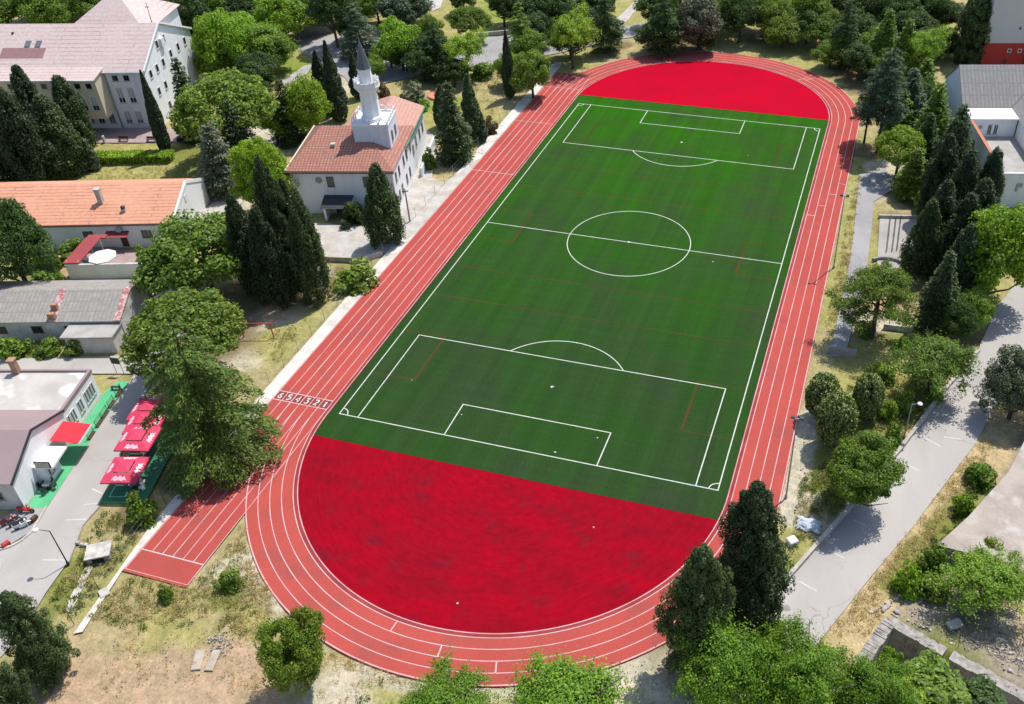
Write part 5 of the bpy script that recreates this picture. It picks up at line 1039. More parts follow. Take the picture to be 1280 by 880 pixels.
pc = MB().box(F, .02, 2.3, -15.2, -11.9, 2.45, 2.7).build('porch_canopy', 'plaster_white', CF)
sub(MB().box(F, .02, 1.2, -15.1, -12.6, 0, 2.44), 'porch_kiosk', 'plaster_shade_blue', pc)
sg = MB().box(F, .6, 2.3, -15.34, -15.24, 2.75, 3.6).build('sign_board', 'metal_dark', CF); sub(MB().box(F, .7, 2.2, -15.38, -15.342, 2.83, 3.52), 'sign_face', 'stone_pale', sg)
for y in (-14.6, -13.9): window(CF, F, 'r', 1.2, y, .9, .5, 1.2, 'metal_white', 'glass_dark', bar=False)
Aw = thing('awning', 'square bright red awning on the white cafe gable', 'awning', F(0, -9.7, 0))
MB().slope(F(3.3, -11.3, 2.55), F(3.3, -8.1, 2.55), F(.2, -8.1, 3.0), F(.2, -11.3, 3.0), .06).build('canopy', 'awning_red', Aw); MB().box(F, 3.31, 3.36, -11.3, -8.1, 2.3, 2.56).build('valance', 'cloth_white', Aw)
for y in (-11.2, -8.2): MB().tube(F(.05, y, 2.2), F(3.2, y, 2.45), .03).build('arm', 'metal_grey', Aw)
gc = MB().face([F(.1, -18.6, .013), F(2.3, -18.6, .013), F(2.35, 2.5, .013), F(1.0, 2.6, .013), F(.2, .6, .013)]); struct(gc.build('terrace_surface', 'carpet_green'))
FC = F

# --- white building with grey roof, right
F = frame((51.2, 70.7), 14.0); D = bld('parapet_house', 'white house with old grey tiled roof and walled terrace at the right edge', F, 'house')
L = lambda a: [F(a, 21.3, -.3), F(a, 33.6, -.3), F(a, 33.6, 7.0), F(a, 27.5, 11.6), F(a, 21.3, 7.0)]
MB().prism(L(-.4), L(24)).build('wall', 'plaster_shade_blue', D)
mb = MB(); mb.slope(F(-.6, 21.0, 6.95), F(7.4, 21.0, 6.95), F(14.5, 27.5, 11.78), F(-.6, 27.5, 11.78)); mb.slope(F(24, 34, 6.9), F(-.6, 34, 6.9), F(-.6, 27.503, 11.78), F(24, 27.503, 11.78)); mb.build('roof', 'tile_slate', D)
MB().prism([F(7.5, 2.0, -.3), F(20, 2.0, -.3), F(20, 21.2, -.3), F(7.5, 21.2, -.3)], [F(7.5, 2.0, 6.6), F(20, 2.0, 6.6), F(20, 21.2, 6.6), F(7.5, 21.2, 6.6)]).build('side_wing', 'plaster_white', D)
MB().slope(F(7.3, 24.5, 6.7), F(7.3, 2.0, 6.7), F(13.8, 2.0, 11.2), F(13.8, 26.8, 11.2)).build('side_roof', 'tile_slate', D)
MB().box(F, -.3, 7.45, 16.6, 21.0, 6.6, 6.85).build('flat_roof', 'plaster_white', D)
MB().box(F, -.25, 7.45, 17.0, 21.2, -.3, 6.59).build('terrace_room', 'plaster_white', D)
MB().box(F, 0, 7.48, .3, 16.99, -.3, 3.6).build('terrace_floor', 'concrete', D)
pw = MB().box(F, -.3, -.002, 0, 16.99, -.3, 6.6).build('parapet_wall', 'plaster_white', D); sub(MB().box(F, -.42, .12, -.1, 16.55, 6.6, 6.72), 'coping', 'terracotta', pw)
fw = MB().box(F, 0, 16, 0, .29, -.3, 5.6).build('front_wall', 'plaster_shade_blue', D)
for c in (3.2, 4.2): window(D, F, 'f', 17.0, c, 4.0, .7, 1.7, 'metal_white', 'glass_dark', bar=True)
window(D, F, 'l', -.3, 12.8, 3.3, .9, 1.6, 'paint_red', 'glass_grey', bar=False)
MB().tube(F(1.6, 16.9, 5.3), F(1.6, 16.75, 5.3), .28, .28, 10).build('satellite_dish', 'metal_grey', D)
MB().tube(F(7.42, 16.8, 3.6), F(7.42, 16.8, 6.6), .07).build('downpipe', 'metal_dark', D)
window(D, F, 'f', 0, 5.2, 1.6, .9, 1.6, 'metal_white', 'glass_grey')
MB().box(F, 3.0, 3.3, -.12, -.001, 2.6, 3.9).box(F, 3.3, 3.9, -.12, -.001, 3.3, 3.9).build('wall_fitting', 'metal_grey', D)

# --- red and grey tower block, top right
o = at(1224, 86); F = frame((o[0], o[1]), 14.0); B5 = bld('apartment_block', 'tall grey building with a red ground storey in the top right corner', F, 'building')
MB().box(F, 0, 24, 0, 16, -.3, 5.2).build('red_storey', 'plaster_red', B5); MB().box(F, -.05, 24, -.06, 16, 5.2, 22).build('upper_wall', 'tower_grey', B5); MB().box(F, -.12, 24.2, -.14, 16.2, 22, 22.4).build('roof_edge', 'concrete', B5)
for c in (5.0, 7.0): window(B5, F, 'f', 0, c, 3.3, .75, .75, 'plaster_white', 'glass_dark', bar=False)
for c, z_ in ((6.0, 7.9), (8.6, 7.9), (7.6, 11.4), (10.4, 11.4), (3.5, 14)): window(B5, F, 'f', -.06, c, z_, .35, .45, 'metal_dark', 'glass_dark', bar=False)
obox(F, 'f', 0, 4.3, 4.9, .8, 1.9, .0, .05).build('meter_box', 'wood_brown', B5); MB().tube(F(8.2, -.12, 0), F(8.2, -.12, 5.2), .08).build('downpipe', 'wood_brown', B5)
for y in (3.5, 8.0, 12.5): window(B5, F, 'l', -.05, y, 8.5, 1.2, 1.5, 'metal_white', 'glass_dark')
# --- walls in the park
def wall_run(name, label, pts, h, th, mat, cap=None, z0=-.3, cat='wall'):
    P = [at(*p)[:2] for p in pts]; o = thing(name, label, cat, (*P[0], 0)); mb = MB(); cp = MB()
    for p, q in zip(P, P[1:]):
        d = (q-p)/np.linalg.norm(q-p); n_ = np.array([-d[1], d[0]])*th/2
        f = lambda a, b, z: (p[0]+d[0]*a+n_[0]*b, p[1]+d[1]*a+n_[1]*b, z); Ln = float(np.linalg.norm(q-p))
        mb.box(f, 0, Ln+.02, -1, 1, z0, h)
        if cap: cp.box(f, -.03, Ln+.03, -1.25, 1.25, h, h+.10)
    mb.build('wall_panel', mat, o)
    if cap: cp.build('coping', cap, o)
    return o
wall_run('retaining_wall', 'grey retaining wall beneath the trees left of the park road', [(372, 46), (418, 40), (422, 30)], 2.2, .4, 'concrete_dark', 'concrete')
wall_run('boundary_wall', 'low pale wall with railings beside the park road left of the path', [(598, 46), (640, 42)], .9, .3, 'stone_pale')
wall_run('low_wall', 'long low white wall along the left side of the right road', [(938, 776), (960, 752), (1041, 660), (1126, 562), (1178, 492), (1223, 440)], .55, .38, 'concrete_pale')
wall_run('plaza_wall', 'low wall closing the mosque plaza towards the camera', [(392, 325), (452, 327), (478, 319)], .7, .3, 'concrete_pale')
wall_run('path_wall', 'low concrete wall at the near end of the east path', [(1034, 440), (1070, 446)], 1.0, .35, 'concrete')
wall_run('court_curb_wall', 'low wall on the upper side of the small paved court', [(1098, 272), (1146, 273)], .5, .3, 'concrete_pale')
wall_run('hedge_wall', 'low pale wall along the near side of the pine by the court', [(1104, 410), (1136, 414)], .7, .3, 'stone_pale')

# ------------------------------------------------------------------ ruin at the lower right
def rock(mb, c, r, g, flat=.6):
    n = 6; b_ = [g.uniform(.7, 1.2) for _ in range(n)]; ro = g.uniform(0, 6.28); sx, sy = g.uniform(.7, 1.4), g.uniform(.7, 1.2)
    P = lambda z, s: [(c[0]+sx*r*s*b_[k]*math.cos(ro+k*6.283/n), c[1]+sy*r*s*b_[k]*math.sin(ro+k*6.283/n), c[2]+z) for k in range(n)]
    mb.prism(P(-.1, 1.0), P(r*flat*.6, .95)); mb.prism(P(r*flat*.6+.002, .93), P(r*flat, .5))
def seg_wall(o, name, p, q, th, z0, z1, mat, jag=0.0, seed=0, part=True):
    """masonry run with an uneven top"""
    g = np.random.default_rng(seed); p, q = np.array(p[:2], float), np.array(q[:2], float); Ln = np.linalg.norm(q-p); d = (q-p)/Ln; n_ = np.array([-d[1], d[0]])*th/2; k = max(1, int(Ln/.34)); mb = MB()
    zz = z1
    for i in range(k):
        a, b = p+d*Ln*i/k, p+d*Ln*(i+1)/k; zz = .5*zz+.5*(z1-jag*g.random()*1.6); z = zz; o_ = n_/np.linalg.norm(n_)*g.uniform(-.07, .07); a = a+o_; b = b+o_; e = 1+.05*g.random()
        mb.prism([(*(a-n_*e), z0), (*(b-n_*e), z0), (*(b+n_*e), z0), (*(a+n_*e), z0)], [(*(a-n_*e*.96), z), (*(b-n_*e*.96), z-.05*g.random()), (*(b+n_*e*.96), z-.08*g.random()), (*(a+n_*e*.96), z)])
        if g.random() < .35: rock(mb, (*(a+n_*g.uniform(-.7, .7)), z), g.uniform(.08, .2), g, .4)
    return mb.build(name, mat, o)
RU = thing('ruined_walls', 'broken stone walls of a roofless ruin sunk into the ground at lower right', 'ruin', at(1115, 776))
seg_wall(RU, 'side_wall', (37.4, -21.0), (41.1, -12.0), 1.2, -4.4, .28, 'stone', .15, 1)
seg_wall(RU, 'front_wall', (41.3, -11.95), (46.0, -13.9), 1.1, -4.4, .22, 'stone', .15, 2)
seg_wall(RU, 'front_wall', (46.55, -14.1), (58, -18.7), 1.1, -4.4, .16, 'stone', .12, 3)
seg_wall(RU, 'low_wall', (41.2, -11.8), (43.4, -7.2), .7, -.4, .35, 'stone', .45, 4)
SL = [tuple(at(*p, 2.1)[:2]) for p in ((1171, 681), (1233, 697), (1300, 724), (1380, 640), (1330, 480), (1282, 548), (1262, 588), (1211, 645))]
CS = thing('concrete_slab', 'raised tan concrete slab at the right edge above the ruin', 'slab', (*SL[0], 0))
MB().prism([(x, y, 1.85) for x, y in SL], [(x, y, 2.1) for x, y in SL]).build('slab_top', 'slab_floor', CS)
SI = [tuple(np.array(SL[i])+(np.mean(SL, 0)-np.array(SL[i]))*.02) for i in range(len(SL))]
MB().prism([(x, y, -.6) for x, y in SI], [(x, y, 1.849) for x, y in SI]).build('slab_wall', 'stone', CS)
g = np.random.default_rng(44); mb = MB()
for poly, n, lo, hi in (([(1150, 745), (1230, 735), (1285, 770), (1285, 850), (1190, 805), (1130, 775)], 420, .03, .16), ([(258, 796), (285, 788), (292, 812), (268, 826)], 150, .03, .10), ([(140, 790), (330, 780), (320, 850), (140, 860)], 260, .015, .06), ([(318, 715), (340, 760), (300, 760), (290, 720)], 120, .02, .07), ([(770, 835), (830, 815), (830, 870), (770, 875)], 50, .03, .11), ([(1006, 545), (994, 640), (1002, 645), (1014, 550)], 40, .04, .12), ([(1080, 770), (1110, 760), (1150, 720), (1130, 740)], 40, .08, .3), ([(310, 390), (400, 370), (340, 440), (290, 450)], 40, .04, .15)):
    for x, y in scatter_poly([at(*p)[:2] for p in poly], n, g): rock(mb, (x, y, -.02), lo+(hi-lo)*g.random()**2.2, g)
o = mb.build('rubble', 'rubble_stone'); o['kind'] = 'stuff'
g = np.random.default_rng(46); mb = MB()
for x, y in scatter_poly([at(*p)[:2] for p in [(1170, 735), (1290, 760), (1290, 840), (1200, 800)]], 170, g):
    a = g.uniform(0, 6.28); l = g.uniform(.5, 1.8); z = g.uniform(.1, .6); mb.tube((x, y, z*.5), (x+l*math.cos(a), y+l*math.sin(a), z), .03, .01, 4)
for x, y in scatter_poly([at(*p)[:2] for p in [(40, 838), (70, 838), (74, 866), (44, 866)]], 60, g):
    a = g.uniform(0, 6.28); l = g.uniform(.5, 1.6); mb.tube((x, y, .05), (x+l*math.cos(a), y+l*math.sin(a), g.uniform(.2, .9)), .03, .01, 4)
o = mb.build('dead_branches', 'dead_wood'); o['kind'] = 'stuff'
def block(name, label, cat, u0, v0, u1, v1, wd, z0, z1, mat):
    p, q = at(u0, v0), at(u1, v1); Ln = float(np.linalg.norm((q-p)[:2])); F = frame((p[0], p[1]), math.degrees(math.atan2(q[1]-p[1], q[0]-p[0])))
    mb = MB(); h = z1-z0; c = .06
    mb.prism([F(0, -wd/2, z0), F(Ln, -wd/2, z0), F(Ln, wd/2, z0), F(0, wd/2, z0)], [F(0, -wd/2, z1-c), F(Ln, -wd/2, z1-c), F(Ln, wd/2, z1-c), F(0, wd/2, z1-c)])
    mb.prism([F(0, -wd/2, z1-c+.001), F(Ln, -wd/2, z1-c+.001), F(Ln, wd/2, z1-c+.001), F(0, wd/2, z1-c+.001)], [F(c, -wd/2+c, z1), F(Ln-c, -wd/2+c, z1), F(Ln-c, wd/2-c, z1), F(c, wd/2-c, z1)])
    o = mb.build(name, mat); return tag(o, label, cat)
block('fallen_slab', 'white fallen concrete piece on the rubble below the slab', 'slab', 1184, 786, 1200, 781, .8, .25, .6, 'concrete_pale')
block('ground_slab', 'left of two pale slabs lying on the bare soil', 'slab', 244, 837, 251, 812, .9, -.1, .03, 'soil_slab'); block('ground_slab', 'right of two pale slabs lying on the bare soil', 'slab', 260, 838, 271, 812, .8, -.1, .03, 'soil_slab')
block('pale_plate', 'square white plate beside the concrete kerb below the sprint lanes', 'plate', 124, 744, 136, 738, 1.1, -.02, .12, 'concrete_pale')
for (u, v), w_ in (((98, 679), 'leftmost'), ((103, 681), 'middle'), ((108, 682), 'rightmost')): block('white_stone', w_+' of three white stones on the verge by the left road', 'stone', u-2.5, v, u+2, v+.5, .35, -.02, .28, 'concrete_pale')
block('white_box', 'white box lying in the grass right of the tallest cypress', 'box', 985, 680, 995, 676, .9, .0, .5, 'metal_white')
block('road_block', 'red brown block on the kerb at the lower left corner of the cafe yard', 'block', 4, 685, 13, 679, .45, .12, .5, 'paint_red'); block('road_block', 'brown block on the kerb near the end of the green terrace', 'block', 41, 653, 47, 647, .4, .12, .55, 'wood_brown')
# concrete hut half sunk in the verge, tarpaulin, play mound
p = at(110, 706); F = frame((p[0], p[1]), 32); HU = thing('concrete_hut', 'small concrete shelter with a shade-black front panel on the verge by the sprint lanes', 'shelter', p)
MB().box(F, 0, 2.1, 0, .25, -.2, .7).box(F, 0, .25, .25, 1.8, -.2, .7).box(F, 1.85, 2.1, .25, 1.8, -.2, .7).build('wall_panel', 'concrete_dark', HU); MB().box(F, -.12, 2.25, -.12, 1.95, .7, .85).build('roof_slab', 'stone_pale', HU); MB().box(F, .5, 1.6, -.06, -.002, 0, .6).build('shade_panel', 'rubber', HU)  # closed front: black panel painted as the shade inside the shelter
p = at(1011, 656); g = np.random.default_rng(3); mb = MB(); n = 9
G_ = [[(p[0]+(i/n-.5)*2.4+.12*math.sin(j*2.), p[1]+(j/n-.5)*1.8+.15*math.sin(i*1.3), max(.02, .55*(1-((i/n-.5)*2)**2)*(1-((j/n-.5)*2)**2)+.10*g.random())) for i in range(n+1)] for j in range(n+1)]
for j in range(n):
    for i in range(n): mb.face([G_[j][i], G_[j][i+1], G_[j+1][i+1], G_[j+1][i]])
tag(mb.build('tarpaulin', 'tarp', smooth=True), 'pale blue tarpaulin heaped in the grass by the near end of the right straight', 'tarpaulin')
p = at(549, 119); PM = thing('play_mound', 'salmon coloured play mound with a round dome behind the mosque garden', 'play mound', p)
MB().lathe(p, [(2.3, -.05), (2.2, .14), (2.0, .2)], 18).build('base_pad', 'orange_play', PM); MB().lathe((p[0]+.3, p[1], .2), [(1.15, 0), (1.1, .6), (.8, 1.1), (.35, 1.4), (.05, 1.48)], 14).build('dome', 'orange_play', PM, True)
p = at(521, 90); FL = thing('flag', 'small green flag on a thin pole beside the park road', 'flag', p); h = height(521, 90, 75); MB().tube(p, (p[0], p[1], h), .05).build('pole', 'metal_grey', FL)
MB().prism([(p[0]-.06, p[1], h-2.0), (p[0]-.9, p[1]+.2, h-1.2), (p[0]-.06, p[1], h)], [(p[0]-.06, p[1]+.03, h-2.0), (p[0]-.9, p[1]+.23, h-1.2), (p[0]-.06, p[1]+.03, h)]).build('cloth', 'flag_green', FL)

# ------------------------------------------------------------------ lamps, poles, signs, fences
def flood(u, v, vt, label):
    p = at(u, v); h = height(u, v, vt); o = thing('flood_light_post', label, 'lamp post', p, 'flood light posts along the right straight')
    MB().lathe(p, [(.16, -.1), (.16, .25), (.09, .3), (.055, h)], 10).build('pole', 'metal_grey', o)
    MB().box(frame(p, 0), -.5, .5, -.04, .04, h, h+.1).build('crossbar', 'metal_grey', o)
    for s in (-.42, .42):
        F = frame((p[0]+s, p[1]), 0); MB().prism([F(-.2, -.16, h+.11), F(.2, -.16, h+.11), F(.2, .15, h+.17), F(-.2, .15, h+.17)], [F(-.18, -.15, h+.3), F(.18, -.15, h+.3), F(.18, .12, h+.36), F(-.18, .12, h+.36)]).build('lamp_head', 'metal_dark', o)
flood(1042, 334, 246, 'two headed flood light post beside the middle of the right straight'); flood(982.5, 621, 524, 'two headed flood light post beside the near end of the right straight')
def street(u, v, vt, arm, label, mat='metal_dark'):
    p = at(u, v); h = height(u, v, vt); o = thing('street_lamp', label, 'street lamp', p, 'street lamps with white heads')
    MB().lathe(p, [(.14, -.1), (.13, .3), (.07, .35), (.05, h)], 10).tube((p[0], p[1], h), (p[0]+arm[0], p[1]+arm[1], h+.25), .045, .03).build('pole', mat, o)
    q = np.array([p[0]+arm[0]*1.35, p[1]+arm[1]*1.35]); MB().lathe((q[0], q[1], h+.12), [(.12, 0), (.30, .06), (.26, .18), (.05, .26)], 10).build('lamp_head', 'metal_white', o)
street(85, 705, 664, (-.9, -.3), 'street lamp with a white head on the verge of the left road'); street(1130, 547, 506, (.6, .1), 'street lamp with a white head on the left side of the right road', 'metal_grey')
p = at(512.5, 277); h = height(512.5, 277, 236); UP = thing('utility_pole', 'thin grey utility pole in front of the mosque side wall', 'pole', p); MB().lathe(p, [(.16, -.1), (.09, h)], 8).build('pole', 'metal_grey', UP); MB().box(frame(p, 30), -.5, .5, -.05, .05, h-.5, h-.38).build('crossarm', 'metal_dark', UP)
p, q = at(146, 466), at(155, 467); F = frame((p[0], p[1]), math.degrees(math.atan2(q[1]-p[1], q[0]-p[0]))); Ln = float(np.linalg.norm(q-p)); SG = thing('road_sign', 'dark sign board on two thin posts by the cafe street corner', 'sign', p)
for a in (0, Ln): MB().tube(F(a, 0, -.1), F(a, 0, 2.3), .04).build('post', 'metal_grey', SG)
MB().box(F, -.1, Ln+.1, -.09, -.045, 1.55, 2.5).build('sign_board', 'metal_dark', SG)
# fence along the concrete strip left of the sprint lanes
FP = [(-32.1, -33.5), (-33.4, -21.5), (-33.95, -4), (-34.1, 30), (-34.15, 70), (-34.3, 108)]
FN = thing('wire_fence', 'wire fence on thin posts along the left side of the sprint lanes', 'fence', (*FP[0], 0)); wires = MB()
for p, q in zip(FP, FP[1:]):
    p, q = np.array(p), np.array(q); n = max(2, int(np.linalg.norm(q-p)/3.4))
    for k in range(n):
        a, b_ = p+(q-p)*k/n, p+(q-p)*(k+1)/n; MB().tube((*a, -.1), (*a, 1.7), .035, .03, 6).build('post', 'metal_dark' if a[1] < -4 else 'metal_grey', FN)
        for z in (.35, .95, 1.6): wires.tube((*a, z), (*b_, z), .008, .008, 4, False)
wires.build('wire', 'metal_grey', FN)
# red handball goal
p, q = at(305, 421), at(342, 421); F = frame((p[0], p[1]), math.degrees(math.atan2(q[1]-p[1], q[0]-p[0]))); Ln = float(np.linalg.norm(q-p)); GO = thing('goal_frame', 'red metal goal frame on the pale ground left of the track', 'goal', p)
for a in (0, Ln): MB().box(F, a-.06, a+.06, -.06, .06, -.05, 2.1).build('post', 'paint_red', GO)
MB().box(F, -.06, Ln+.06, -.06, .06, 2.1, 2.22).build('crossbar', 'paint_red', GO)
for a in (0, Ln): MB().tube(F(a, .06, 2.1), F(a, 1.0, 2.0), .025).tube(F(a, 1.0, 2.0), F(a, 1.2, 0), .025).build('net_stay', 'paint_red', GO)
# court rails and curved bench
for i, (a, b_) in enumerate((((1108, 316), (1113, 272)), ((1115, 315), (1120, 273)), ((1121, 314), (1126, 273)))):
    p, q = at(*a), at(*b_); o = thing('court_rail', ('left', 'middle', 'right')[i]+' of three long dark rails on the small paved court', 'rail', p, 'rails of the paved court')
    for t_ in (.02, .5, .98): r = p+(q-p)*t_; MB().tube((r[0], r[1], 0), (r[0], r[1], .45), .035).build('post', 'metal_dark', o)
    MB().tube((p[0], p[1], .48), (q[0], q[1], .48), .05).build('rail', 'metal_dark', o)
c = at(1110, 331); mb = MB(); r0, r1 = 2.0, 2.45; n = 14; A = [R_(12+150*k/n) for k in range(n+1)]
for a, b_ in zip(A, A[1:]):
    f = lambda r, t_, z: (c[0]+r*math.cos(t_), c[1]+r*.62*math.sin(t_), z); mb.prism([f(r0, a, 0), f(r1, a, 0), f(r1, b_, 0), f(r0, b_, 0)], [f(r0, a, .45), f(r1, a, .45), f(r1, b_, .45), f(r0, b_, .45)])
tag(mb.build('curved_bench', 'concrete_dark'), 'curved concrete bench at the near end of the small paved court', 'bench')

# ------------------------------------------------------------------ cafe terraces
def parasol(name='parasol'):
    o = thing(name, 'x', 'parasol', (0, 0, 0), 'red square parasols of the roadside terrace'); F = ident; R = 1.95
    mb = MB(); top = (0, 0, 2.95); cs = [(-R, -R), (R, -R), (R, R), (-R, R)]; M1 = [(x*.42, y*.42, 2.72) for x, y in cs]; M0 = [(x*.46, y*.46, 2.64) for x, y in cs]; E = [(x, y, 2.2) for x, y in cs]
    for k in range(4):
        j = (k+1) % 4; mb.face([M1[k], M1[j], top]); em = tuple((np.array(E[k])+np.array(E[j]))/2+np.array([0, 0, .05])); mm = tuple((np.array(M0[k])+np.array(M0[j]))/2+np.array([0, 0, .02]))
        mb.face([E[k], em, mm, M0[k]]); mb.face([em, E[j], M0[j], mm]); mb.face([E[k], (E[k][0], E[k][1], 2.0), (E[j][0], E[j][1], 2.0), E[j]])
    ca = mb.build('canopy', 'cloth_red', o)
    for k in range(4):
        j = (k+1) % 4; a, b_, c_, d_ = [np.array(x) for x in (E[k], E[j], M0[j], M0[k])]; up = np.array([0, 0, .05]); mb = MB()
        P = lambda s, t_: tuple((a*(1-s)+b_*s)*(1-t_)+(d_*(1-s)+c_*s)*t_+up)
        n = 7; lo = [P(.26+.48*i/n, .20+.06*math.sin(i*2.3)) for i in range(n+1)]; hi = [P(.28+.44*i/n, .60+.09*math.sin(i*1.9+k)) for i in range(n+1)]
        for i in range(n): mb.face([lo[i], lo[i+1], hi[i+1], hi[i]])
        s_ = mb.build('printed_patch', 'cloth_pink'); s_.parent = ca
    MB().tube((0, 0, 0), (0, 0, 2.95), .035).build('pole', 'metal_grey', o); MB().box(F, -.35, .35, -.35, .35, 0, .1).build('base', 'concrete_dark', o)
    return o
PA = parasol(); spots = [((157, 588), 'front red parasol, the one seen whole beside the left road', 14), ((173, 549), 'second red parasol from the front, half under the cedar', 12), ((182, 528), 'third red parasol from the front, tucked close behind the second', 15), ((187, 512), 'farthest red parasol, above the others under the cedar', 13)]
def place(root, i, loc, rz, label):
    if i: return copy_thing(root, loc, rz, None, label)
    root.location = loc; root.rotation_euler = (0, 0, rz); root['label'] = label; return root
for i, ((u, v), lb, a) in enumerate(spots):
    p = at(u, v, 2.4); place(PA, i, (p[0], p[1], .30), R_(a+2), lb)
F = frame(tuple(at(127, 628)[:2]), 15.6); PT = thing('terrace_platform', 'dark green wooden platform under the red parasols', 'platform', F(0, 0, 0))
MB().box(F, 0, 4.9, 0, 15.5, .16, .28).build('deck', 'platform_green', PT); MB().box(F, .05, 4.85, -.02, .05, -.05, .159).build('front_board', 'carpet_green', PT)
for y in (0.4, 5, 10, 15): MB().box(F, .3, 4.6, y, y+.12, -.05, .158).build('joist', 'wood_brown', PT)
PTF = F
def chair(mat):
    o = thing('terrace_chair', 'x', 'chair', (0, 0, 0), 'chairs of the cafe terraces'); F = ident
    MB().box(F, -.23, .23, -.22, .22, .42, .47).build('seat', mat, o); MB().box(F, -.23, .23, .18, .23, .5, .9).build('backrest', mat, o)
    for x in (-.2, .2):
        for y in (-.19, .19): MB().tube((x, y, 0), (x, y, .42), .02, .02, 6).build('leg', mat, o)
    return o
def table(mat):
    o = thing('terrace_table', 'x', 'table', (0, 0, 0), 'tables of the cafe terraces'); MB().lathe((0, 0, .70), [(.42, 0), (.45, .02), (.45, .04)], 16).build('tabletop', mat, o); MB().tube((0, 0, .04), (0, 0, .70), .04).build('stem', 'metal_dark', o); MB().lathe((0, 0, 0), [(.28, 0), (.26, .03), (.05, .05)], 12).build('foot', 'metal_dark', o); return o
CH, CW, TB_ = chair('metal_dark'), chair('cloth_white'), table('metal_grey'); ci = wi = ti = 0
for k, (u, v) in enumerate(((46, 609), (61, 611))):
    p = at(u, v); w_ = ('left', 'right')[k]; place(TB_, ti, (p[0], p[1], .014), .2, w_+' cafe table on the near end of the green carpet'); ti += 1
    for j, nm in enumerate(('near', 'road', 'far', 'wall')):
        a = R_(-75+90*j); place(CH, ci, (p[0]+.75*math.cos(a), p[1]+.75*math.sin(a), .014), a-math.pi/2, f'dark chair on the {nm} side of the {w_} cafe table'); ci += 1
q = PTF(2.9, 1.9); place(TB_, ti, (q[0], q[1], .282), 0, 'round table under the front red parasol'); ti += 1
for j, (a, b_) in enumerate(((3.9, 1.6), (3.7, 2.5), (2.0, 2.4))):
    q = PTF(a, b_); place(CW, wi, (q[0], q[1], .282), j*1.9, ('white chair showing right of the front red parasol', 'white chair farther back right of the front parasol', 'white chair in the shade of the front red parasol')[j]); wi += 1
def rail_panel():
    o = thing('terrace_railing', 'x', 'railing', (0, 0, 0), 'black railings along the green terrace'); mb = MB()
    for x in (-.7, .7): MB().tube((x, 0, 0), (x, 0, 1.0), .03).build('post', 'metal_dark', o)
    for z in (.12, .95): MB().tube((-.7, 0, z), (.7, 0, z), .022).build('bar', 'metal_dark', o)
    for k in range(9): mb.tube((-.6+.15*k, 0, .12), (-.6+.15*k, 0, .95), .012, .012, 5)
    mb.build('balusters', 'metal_dark', o); MB().box(ident, -.7, .7, -.18, .18, 0, .16).build('planter', 'wood_brown', o); return o
RP = rail_panel(); F = FC
for k, (y, nm) in enumerate(((.2, 'farthest'), (-1.9, 'second farthest'), (-3.7, 'middle'), (-5.3, 'second nearest'), (-7.4, 'nearest'))):
    q = F(2.12, y); place(RP, k, (q[0], q[1], .014), R_(15.6+90), nm+' of five short black railings along the edge of the green terrace')
F2 = F; TBn = thing('terrace_bench', 'black bench at the top end of the green terrace', 'bench', F(1.4, .9, 0)); MB().box(F, .9, 2.0, .8, 1.15, .4, .46).build('seat', 'metal_dark', TBn); [MB().box(F, x, x+.06, .82, 1.12, .014, .4).build('leg', 'metal_dark', TBn) for x in (.95, 1.88)]
# kerb of the cafe yard
mb = MB(); KP = [(58, 634), (50, 648), (40, 665), (27, 676), (14, 683), (-20, 694)]
for a, b_ in zip(KP, KP[1:]):
    p, q = at(*a)[:2], at(*b_)[:2]; d = (q-p)/np.linalg.norm(q-p); n_ = np.array([-d[1], d[0]])*.13; mb.prism([(*(p-n_), -.1), (*(q-n_), -.1), (*(q+n_), -.1), (*(p+n_), -.1)], [(*(p-n_), .13), (*(q-n_), .13), (*(q+n_), .13), (*(p+n_), .13)])
struct(mb.build('yard_kerb', 'concrete_pale'))
mb = MB(); KP = [(85, 703), (103, 657), (124, 633)]
for a, b_ in zip(KP, KP[1:]):
    p, q = at(*a)[:2], at(*b_)[:2]; d = (q-p)/np.linalg.norm(q-p); n_ = np.array([-d[1], d[0]])*.1; mb.prism([(*(p-n_), -.1), (*(q-n_), -.1), (*(q+n_), -.1), (*(p+n_), -.1)], [(*(p-n_), .1), (*(q-n_), .1), (*(q+n_), .1), (*(p+n_), .1)])
struct(mb.build('road_kerb', 'concrete'))
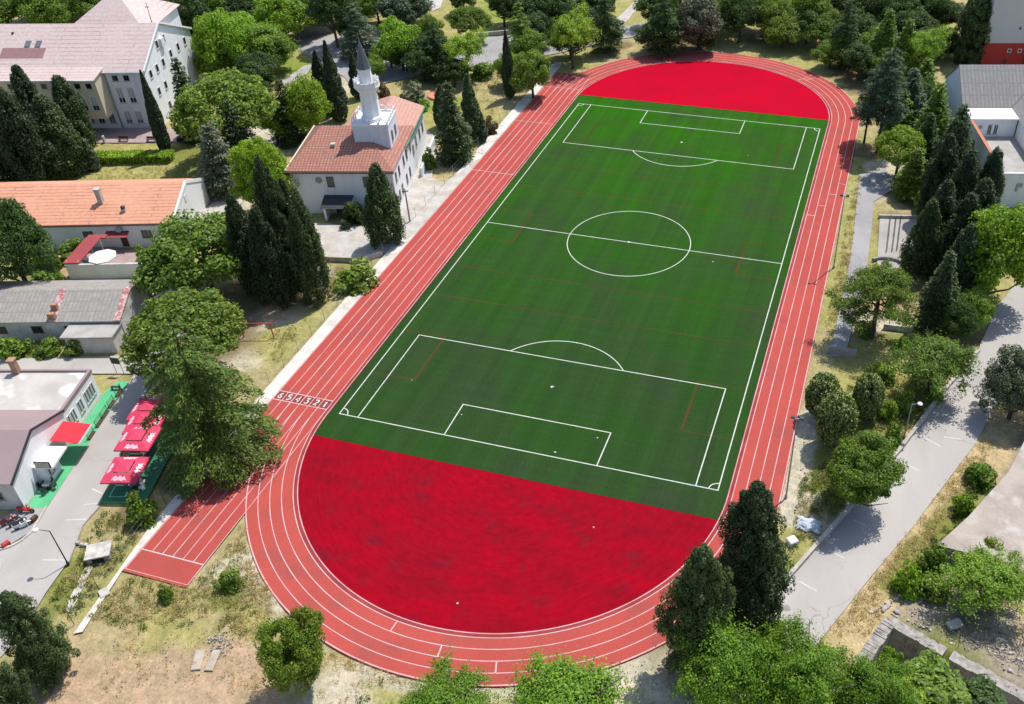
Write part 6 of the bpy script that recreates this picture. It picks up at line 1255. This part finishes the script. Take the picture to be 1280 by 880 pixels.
def scooter(mat):
    o = thing('motor_scooter', 'x', 'scooter', (0, 0, 0), 'scooters parked in the cafe yard'); F = ident
    bd = MB(); bd.prism([(-.75, -.13, .35), (.05, -.15, .28), (.05, .15, .28), (-.75, .13, .35)], [(-.85, -.16, .68), (-.05, -.18, .72), (-.05, .18, .72), (-.85, .16, .68)]); bd.prism([(.05, -.14, .26), (.45, -.14, .26), (.45, .14, .26), (.05, .14, .26)], [(.05, -.14, .34), (.45, -.14, .34), (.45, .14, .34), (.05, .14, .34)])
    bd.prism([(.45, -.2, .28), (.55, -.2, .28), (.55, .2, .28), (.45, .2, .28)], [(.35, -.17, .98), (.48, -.17, .98), (.48, .17, .98), (.35, .17, .98)]); bd.prism([(.55, -.08, .5), (.92, -.06, .45), (.92, .06, .45), (.55, .08, .5)], [(.55, -.08, .56), (.92, -.06, .5), (.92, .06, .5), (.55, .08, .56)]); bd.build('body', mat, o)
    MB().prism([(-.8, -.14, .69), (-.1, -.15, .73), (-.1, .15, .73), (-.8, .14, .69)], [(-.75, -.11, .79), (-.15, -.12, .81), (-.15, .12, .81), (-.75, .11, .79)]).build('seat', 'rubber', o)
    for x in (-.55, .72):
        wh = MB(); wh.tube((x, -.06, .24), (x, .06, .24), .24, .24, 14); t_ = wh.build('wheel', 'rubber', o); r_ = MB().tube((x, -.065, .24), (x, .065, .24), .13, .13, 10).build('rim', 'metal_grey'); r_.parent = t_
    MB().tube((.40, 0, .98), (.36, 0, 1.06), .05).tube((.34, -.32, 1.08), (.34, .32, 1.08), .022).build('handlebar', 'metal_dark', o); MB().box(F, .49, .54, -.08, .08, .78, .92).build('headlight', 'metal_white', o)
    return o
for mat, (u, v), a, lb in (('paint_red', (33, 640), 15, 'red scooter parked nearest the green terrace'), ('paint_red', (12, 654), 60, 'red scooter standing farther left in the cafe yard'), ('paint_grey', (22, 655), 55, 'grey scooter between the red and the white ones'), ('metal_white', (29, 659), 50, 'white scooter standing closest to the curved kerb')):
    o = scooter(mat); p = at(u, v); o.location = (p[0], p[1], .008); o.rotation_euler = (0, 0, R_(a)); o['label'] = lb
# benches and planters at the edge of the school forecourt
def bench():
    o = thing('park_bench', 'x', 'bench', (0, 0, 0), 'benches on the school forecourt edge'); F = ident
    MB().box(F, -.9, .9, -.25, .25, .42, .5).build('seat', 'wood_brown', o); MB().box(F, -.9, .9, .2, .27, .55, .9).build('backrest', 'wood_brown', o)
    for x in (-.75, .75): MB().box(F, x-.08, x+.08, -.22, .22, 0, .42).build('leg', 'concrete', o)
    return o
BE = bench()
for i, (u, v, lb) in enumerate(((155, 176.5, 'wooden bench on the forecourt edge left of the slender cypress'), (190, 177, 'wooden bench on the forecourt edge just left of the slender cypress foot'))): p = at(u, v); place(BE, i, (p[0], p[1], .01), R_(14), lb)
block('stone_block', 'brown block on the forecourt edge right of the slender cypress', 'block', 222, 176.5, 228, 176.5, .6, 0, .6, 'wood_brown'); block('stone_post', 'pale stone post at the left end of the forecourt benches', 'post', 130, 178, 132, 178, .5, 0, 1.3, 'stone_pale')
# small pale scraps lying on the artificial turf
g = np.random.default_rng(9)
for (u, v), lb in (((692, 484), 'tiny pale scrap on the turf left of the near penalty spot'), ((747, 548), 'tiny pale scrap inside the near goal area by its right corner'), ((694, 566), 'tiny pale scrap on the near goal line'), ((515, 476), 'tiny pale scrap near the left corner of the near penalty area'), ((577, 519), 'tiny pale scrap at the left corner of the near goal area'), ((891, 328), 'pale flat scrap right of the centre circle'), ((935, 195), 'pale flat scrap near the far penalty arc'), ((742, 660), 'tiny pale scrap on the near red zone'), ((572, 755), 'pale streaky scrap at the inner edge of the near bend')):
    p = at(u, v); mb = MB(); rock(mb, (p[0], p[1], .10), .11, g, .3); tag(mb.build('scrap', 'stone_pale'), lb, 'scrap')
